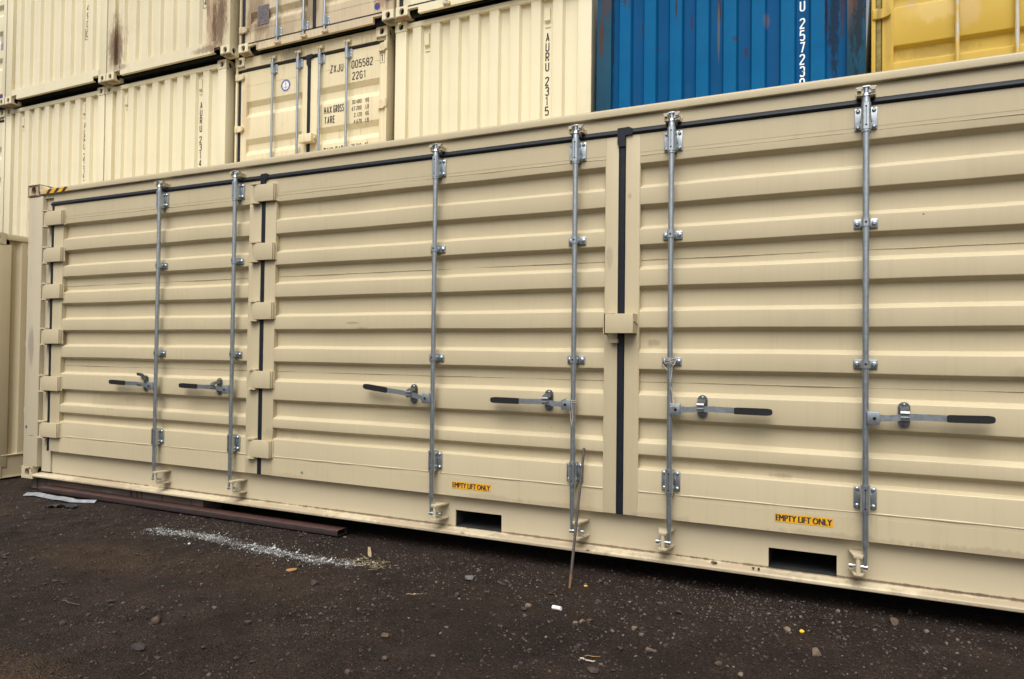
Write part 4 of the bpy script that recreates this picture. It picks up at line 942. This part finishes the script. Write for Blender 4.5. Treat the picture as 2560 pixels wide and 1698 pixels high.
def rock_mesh(rx, ry, rz, seed, sub=2, rough=.22):
    rs = np.random.RandomState(seed); bm = bmesh.new(); bmesh.ops.create_icosphere(bm, subdivisions=sub, radius=1)
    pl = rs.randn(9, 3); pl /= np.linalg.norm(pl, axis=1)[:, None]; cut = rs.uniform(.42, .82, 9)
    for v in bm.verts:
        p = np.array(v.co)
        for a, c in zip(pl, cut):
            d = p@a
            if d > c: p = p-a*(d-c)*.97
        p = p*(1+rough*.35*(rs.rand()-.5)); v.co = Vector(p*(rx, ry, rz))
    return bm
def stone_obj(name, label, cat, x, y, rx, ry, rz, mat, seed, group=None, rz_=0., sink=.3, sub=2):
    bm = rock_mesh(rx, ry, rz, seed, sub); me = bpy.data.meshes.new(name); bm.to_mesh(me); bm.free(); me.materials.append(mat)
    me.polygons.foreach_set('use_smooth', [False]*len(me.polygons))
    me.polygons.foreach_set('use_smooth', [True]*len(me.polygons)); me.set_sharp_from_angle(angle=math.radians(40))
    o = bpy.data.objects.new(name, me); COL.objects.link(o)
    o.location = (x, y, float(ground_z(x, y))+rz*(1-2*sink)); o.rotation_euler = (0, 0, rz_)
    return tag(o, label, cat, group)
SG = 'loose stones on the dirt'
for i, (lab, x, y, r, mt, k) in enumerate((
    ('smooth grey stone out in front of the left lift pocket', 5.282, -.42, .042, 'stone_grey', .55),
    ('rounded brown stone, larger of the two in the bottom middle of the dirt', 5.342, -1.401, .026, 'stone_brown', .8),
    ('blocky brown stone just in front of the rounded brown stone', 5.486, -1.603, .022, 'stone_brown', .7),
    ('dark brown angular lump in the bare dirt at lower left', 4.184, -1.764, .034, 'stone_brown', .75),
    ('low dark earth clod in front of the angular lump at lower left', 4.407, -2.036, .040, 'stone_dark', .6),
    ('largest pale tan stone, flat faced, at lower right', 7.257, -.647, .034, 'stone_tan', .75),
    ('rust brown stone near the black gap under the container at right', 7.608, -.046, .030, 'stone_brown', .8),
    ('small tan stone farthest right on the dirt', 7.756, -.097, .021, 'stone_tan', .7),
    ('squat brown stone left of the bright yellow chip', 7.112, -.389, .028, 'stone_tan', .6),
    ('pale pebble at the shadow edge below the right lift pocket', 7.342, .0, .016, 'stone_tan', .7),
    ('tan stone behind the white plastic piece, left end of a small cluster', 5.801, -.712, .022, 'stone_tan', .7),
    ('tan stone at the left of the cluster right of the white plastic piece', 6.112, -.807, .021, 'stone_tan', .8),
    ('tan stone in the middle of the cluster right of the white plastic piece', 6.136, -.764, .022, 'stone_tan', .75),
    ('flat brown stone at the right of the cluster beside the white plastic piece', 6.172, -.745, .020, 'stone_brown', .65),
    ('tan stone standing alone right of the pebble cluster', 6.41, -.734, .024, 'stone_tan', .8),
    ('knobbly tan stone in the lower middle right of the dirt', 6.536, -.945, .023, 'stone_tan', .75),
    ('wedge shaped tan stone in front of the white plastic piece', 5.837, -.834, .017, 'stone_tan', .7),
    ('brown stone near the bottom edge under the right label', 6.856, -.96, .021, 'stone_brown', .75),
    ('rounded pale stone at the bottom edge left of the largest tan stone', 6.967, -1.03, .019, 'stone_tan', .7))):
    stone_obj('stone', lab, 'stone', x, y, r, r*random.uniform(.7, .95), r*k, M[mt], 40+i, SG, random.uniform(0, 6))
for k, (lab, x) in enumerate((('small brown stone lying on the bottom flange of the tan container', 6.678), ('left of two brown crumbs on the bottom flange by the right lift pocket', 6.899), ('right of two brown crumbs on the bottom flange by the right lift pocket', 6.927))):
    o = stone_obj('stone', lab, 'stone', x, .02, .022 if k == 0 else .010, .014, .010, M['stone_brown'], 90+k); o.location = (x, .026 if k == 0 else .018, .168)
# small litter
mb = MB(); mb.cyl((-.026, 0, 0), (.026, .006, .004), .011, n=14); o = mb.build('plastic_piece', M['white'], None, loc=(5.970, -.714, float(ground_z(5.97, -.714))+.010)); o.rotation_euler = (0, 0, -.35)
tag(o, 'short white plastic tube piece on the dirt', 'litter')
def chip(name, label, x, y, sx, sy, sz, mat, seed, rot=0.):
    o = stone_obj(name, label, 'litter', x, y, sx, sy, sz, M[mat], seed, None, rot, .1, 2); return o
chip('orange_chip', 'orange chip on the dirt beside the leaning rod', 5.973, -.241, .014, .009, .006, 'bit_yellow', 5, .6)
chip('yellow_chip', 'bright yellow plastic chip beside the squat stone at right', 7.180, -.366, .013, .010, .010, 'bit_yellow', 6, .2)
chip('yellow_fragment', 'tiny yellow fragment on a twig left of the grey stone', 5.093, -.758, .010, .006, .004, 'bit_yellow', 8, .2)
mb = MB(); pts = [(-.035, -.006), (-.01, -.018), (.03, -.012), (.04, .004), (.012, .016), (-.02, .012)]
V = [(a, b, .004+.010*abs(math.sin(20*a))) for a, b in pts]+[(a, b, .001+.010*abs(math.sin(20*a))) for a, b in pts]; n = len(pts)
mb.add(V, [tuple(range(n)), tuple(range(n, 2*n))]+[(i, (i+1) % n, n+(i+1) % n, n+i) for i in range(n)]); o = mb.build('dry_leaf', M['leaf'], None, loc=(4.171, -.776, float(ground_z(4.171, -.776))+.004)); o.rotation_euler = (.3, 0, .9)
tag(o, 'dry tan leaf on the dirt in front of the white powder line', 'leaf')
mb = MB(); mb.prism([(-.011, 0), (.006, 0), (.013, .03), (.011, .075), (-.005, .082), (-.012, .04)], -.003, .003, 'y'); o = mb.build('wood_chip', M['straw'], None, loc=(4.452, -.317, float(ground_z(4.452, -.317))-.012)); o.rotation_euler = (-.35, -.25, .4)
tag(o, 'pale wood splinter sticking up by the end of the white powder line', 'wood chip')
def twig(label, x, y, rot, ln, mat='straw', r=.003):
    mb = MB(); mb.tube([(ln*(k/6-.5), .006*math.sin(k*1.3), .002*math.sin(k*2.1)) for k in range(7)], [r, r*1.1, r, r*.9, r*.9, r*.8, r*.6], 6)
    o = mb.build('twig', M[mat], None, loc=(x, y, float(ground_z(x, y))+.006)); o.rotation_euler = (0, .05, rot); tag(o, label, 'twig', 'twigs on the dirt')
twig('pale grey twig at the bottom middle of the dirt', 6.307, -1.18, .1, .07, 'wire', .0042)
twig('thin brown twig crossing above the pale grey twig', 6.33, -1.13, .55, .10, 'leaf', .0022)
twig('straw coloured twig by the tiny yellow fragment', 5.10, -.765, .75, .10, 'straw', .0022)
twig('thin straw lying in front of the wood splinter', 4.55, -.42, .9, .10, 'straw', .0025)
twig('crooked brown twig in the dirt at lower left', 3.55, -1.80, 0.1, .13, 'stone_brown', .004)
rs = np.random.RandomState(3)
mb = MB()
for k in range(90):
    x = 4.52+rs.randn()*.10; y = -.46+rs.randn()*.05; a = rs.rand()*6.28; l = rs.uniform(.012, .05); z = float(ground_z(x, y))+.004
    mb.tube([(x-l*math.cos(a)/2, y-l*math.sin(a)/2, z), (x+l*math.cos(a)/2, y+l*math.sin(a)/2, z+rs.uniform(0, .008))], .0014, 4)
o = mb.build('straw_litter', M['straw'], None); o['kind'] = 'stuff'; o['label'] = 'scattered straw bits at the end of the white powder line'; o['category'] = 'straw'
# pale plastic strip
mb = MB(); path = [(.40, -.195), (.50, -.150), (.62, -.150), (.86, -.178), (1.04, -.160), (1.26, -.090)]
fp = fillet(path, .3, 6); n = len(fp); V = []
for i, p in enumerate(fp):
    d = np.array(fp[min(i+1, n-1)])-np.array(fp[max(i-1, 0)]); d /= np.linalg.norm(d); nn = np.array((-d[1], d[0])); w = .027*(1 if i < n-4 else .6)
    z = float(ground_z(p[0], p[1]))+.014+.004*math.sin(i*.4)
    for sgn, dz in ((1, .018), (-1, 0)): V.append((p[0]+nn[0]*w*sgn, p[1]+nn[1]*w*sgn, z+dz))
V2 = [(a, b, c-.003) for a, b, c in V]; m = len(V)
F = [(2*i, 2*i+1, 2*i+3, 2*i+2) for i in range(n-1)]+[(m+2*i, m+2*i+2, m+2*i+3, m+2*i+1) for i in range(n-1)]
F += [(2*i, 2*i+2, m+2*i+2, m+2*i) for i in range(n-1)]+[(2*i+1, m+2*i+1, m+2*i+3, 2*i+3) for i in range(n-1)]+[(0, m, m+1, 1), (2*n-2, 2*n-1, m+2*n-1, m+2*n-2)]
mb = MB(); mb.add(V+V2, F); tag(mb.build('plastic_strip', M['band'], None), 'pale grey plastic strip lying in front of the steel tube at left', 'plastic strip')
# crumpled dark scrap
bm = bmesh.new(); bmesh.ops.create_grid(bm, x_segments=9, y_segments=5, size=1)
for v in bm.verts: v.co = Vector((v.co.x*.12, v.co.y*.045+random.uniform(-.008, .008), .012+random.uniform(0, .035)*(1-abs(v.co.x)*.6)))
bmesh.ops.solidify(bm, geom=bm.faces[:], thickness=.003)
me = bpy.data.meshes.new('black_scrap'); bm.to_mesh(me); bm.free(); me.materials.append(M['crumple'])
o = bpy.data.objects.new('black_scrap', me); COL.objects.link(o); o.location = (1.176, -.33, float(ground_z(1.176, -.33))); o.rotation_euler = (0, 0, .35)
tag(o, 'crumpled black scrap lying in front of the pale plastic strip', 'litter')

# gravel and powder: too many to count
def scatter(name, label, cat, pts, sizes, mats, midx, flat=.7, seed=1):
    rs = np.random.RandomState(seed)
    bms = []
    for k in range(8):
        bm = rock_mesh(1, rs.uniform(.65, .95), rs.uniform(.5, .85)*flat/.7, 200+k+seed*10, 1, .5); bm.verts.index_update()
        bms.append((np.array([v.co[:] for v in bm.verts]), np.array([[v.index for v in f.verts] for f in bm.faces]))); bm.free()
    VV, FF, II = [], [], []; off = 0
    for (x, y), s, mi in zip(pts, sizes, midx):
        v, f = bms[rs.randint(8)]; a = rs.rand()*6.283; c, sn = math.cos(a), math.sin(a)
        q = v*s; q = np.stack([q[:, 0]*c-q[:, 1]*sn+x, q[:, 0]*sn+q[:, 1]*c+y, q[:, 2]], 1); VV.append(q); FF.append(f+off); off += len(v); II += [mi]*len(f)
    VV = np.concatenate(VV); base = ground_z(np.array(pts)[:, 0], np.array(pts)[:, 1]); nv = len(bms[0][0])
    VV[:, 2] += np.repeat(base+np.array(sizes)*.25, nv)
    me = bpy.data.meshes.new(name); me.from_pydata(VV.tolist(), [], np.concatenate(FF).tolist())
    for m in mats: me.materials.append(m)
    me.polygons.foreach_set('material_index', II); me.update()
    o = bpy.data.objects.new(name, me); COL.objects.link(o); o['kind'] = 'stuff'; o['label'] = label; o['category'] = cat
    return o
rs = np.random.RandomState(11); pts, sz, mi = [], [], []
while len(pts) < 17000:
    x, y = rs.uniform(-1.5, 9.0), -2.9+3.1*rs.rand()**.8
    dens = .45+1.4*float(value_noise(np.array(x), np.array(y), .5, 9))+(.35 if y > -.5 else 0)
    if rs.rand() > dens: continue
    s = .0030*math.exp(abs(rs.randn())*.62)
    if rs.rand() < .018: s = rs.uniform(.009, .017)
    pts.append((x, y)); sz.append(s); mi.append(0 if rs.rand() < .80 else (1 if rs.rand() < .72 else 2))
for (cx, cyy, n, sp) in ((3.4, -.16, 120, .35), (2.55, -.2, 60, .3), (6.9, -.05, 260, .45), (6.75, -.25, 120, .2), (4.9, -.2, 160, .5), (5.9, -.55, 120, .5)):
    for k in range(n):
        x, y = cx+rs.randn()*sp, min(.04, cyy+rs.randn()*.09); pts.append((x, y)); sz.append(rs.uniform(.003, .009)); mi.append(1 if rs.rand() < .45 else 0)
for k in range(190):
    x, y = rs.uniform(4.6, 8.6), rs.uniform(-1.25, -.1)
    pts.append((x, y)); sz.append(rs.uniform(.006, .0135)); mi.append(1)
scatter('gravel', 'loose fine gravel strewn over the dirt', 'gravel', pts, sz, [M['gravel'], M['gravel_pale'], M['stone_brown']], mi)
pts, sz = [], []
while len(pts) < 8500:
    x, y = rs.uniform(-1.0, 9.0), -2.9+2.8*rs.rand()
    if rs.rand() > .5+2.2*float(value_noise(np.array(x), np.array(y), .35, 21)): continue
    pts.append((x, y)); sz.append(.0060*math.exp(rs.randn()*.55))
scatter('earth_clods', 'crumbs of dark earth all over the dirt', 'earth', pts, sz, [M['clod']], [0]*len(pts), flat=.5, seed=6)
line = np.array([(2.50, -.53), (2.70, -.46), (2.95, -.43), (3.25, -.47), (3.60, -.545), (4.08, -.55), (4.35, -.50), (4.60, -.47)])
pts, sz = [], []
segl = np.linalg.norm(np.diff(line, axis=0), axis=1); cum = np.concatenate([[0], np.cumsum(segl)])
while len(pts) < 3000:
    u = rs.rand()*cum[-1]; k = min(len(segl)-1, int(np.searchsorted(cum, u)-1)); k = max(k, 0); p = line[k]+(line[k+1]-line[k])*((u-cum[k])/segl[k])
    q = u/cum[-1]; dens = 1.0 if q < .32 else (.35 if q < .48 else (1.0 if q < .85 else .5))
    if rs.rand() > dens: continue
    w = .04 if rs.rand() < .78 else .10
    c2 = float(value_noise(np.array(p[0]+0.), np.array(p[1]*3.), .08, 31))
    pts.append((p[0]+rs.randn()*.05, p[1]+rs.randn()*w+c2*.05)); sz.append(.0021*math.exp(rs.randn()*.6))
scatter('white_powder', 'line of spilled white powder across the dirt', 'powder', pts, sz, [M['lime']], [0]*len(pts), seed=4)
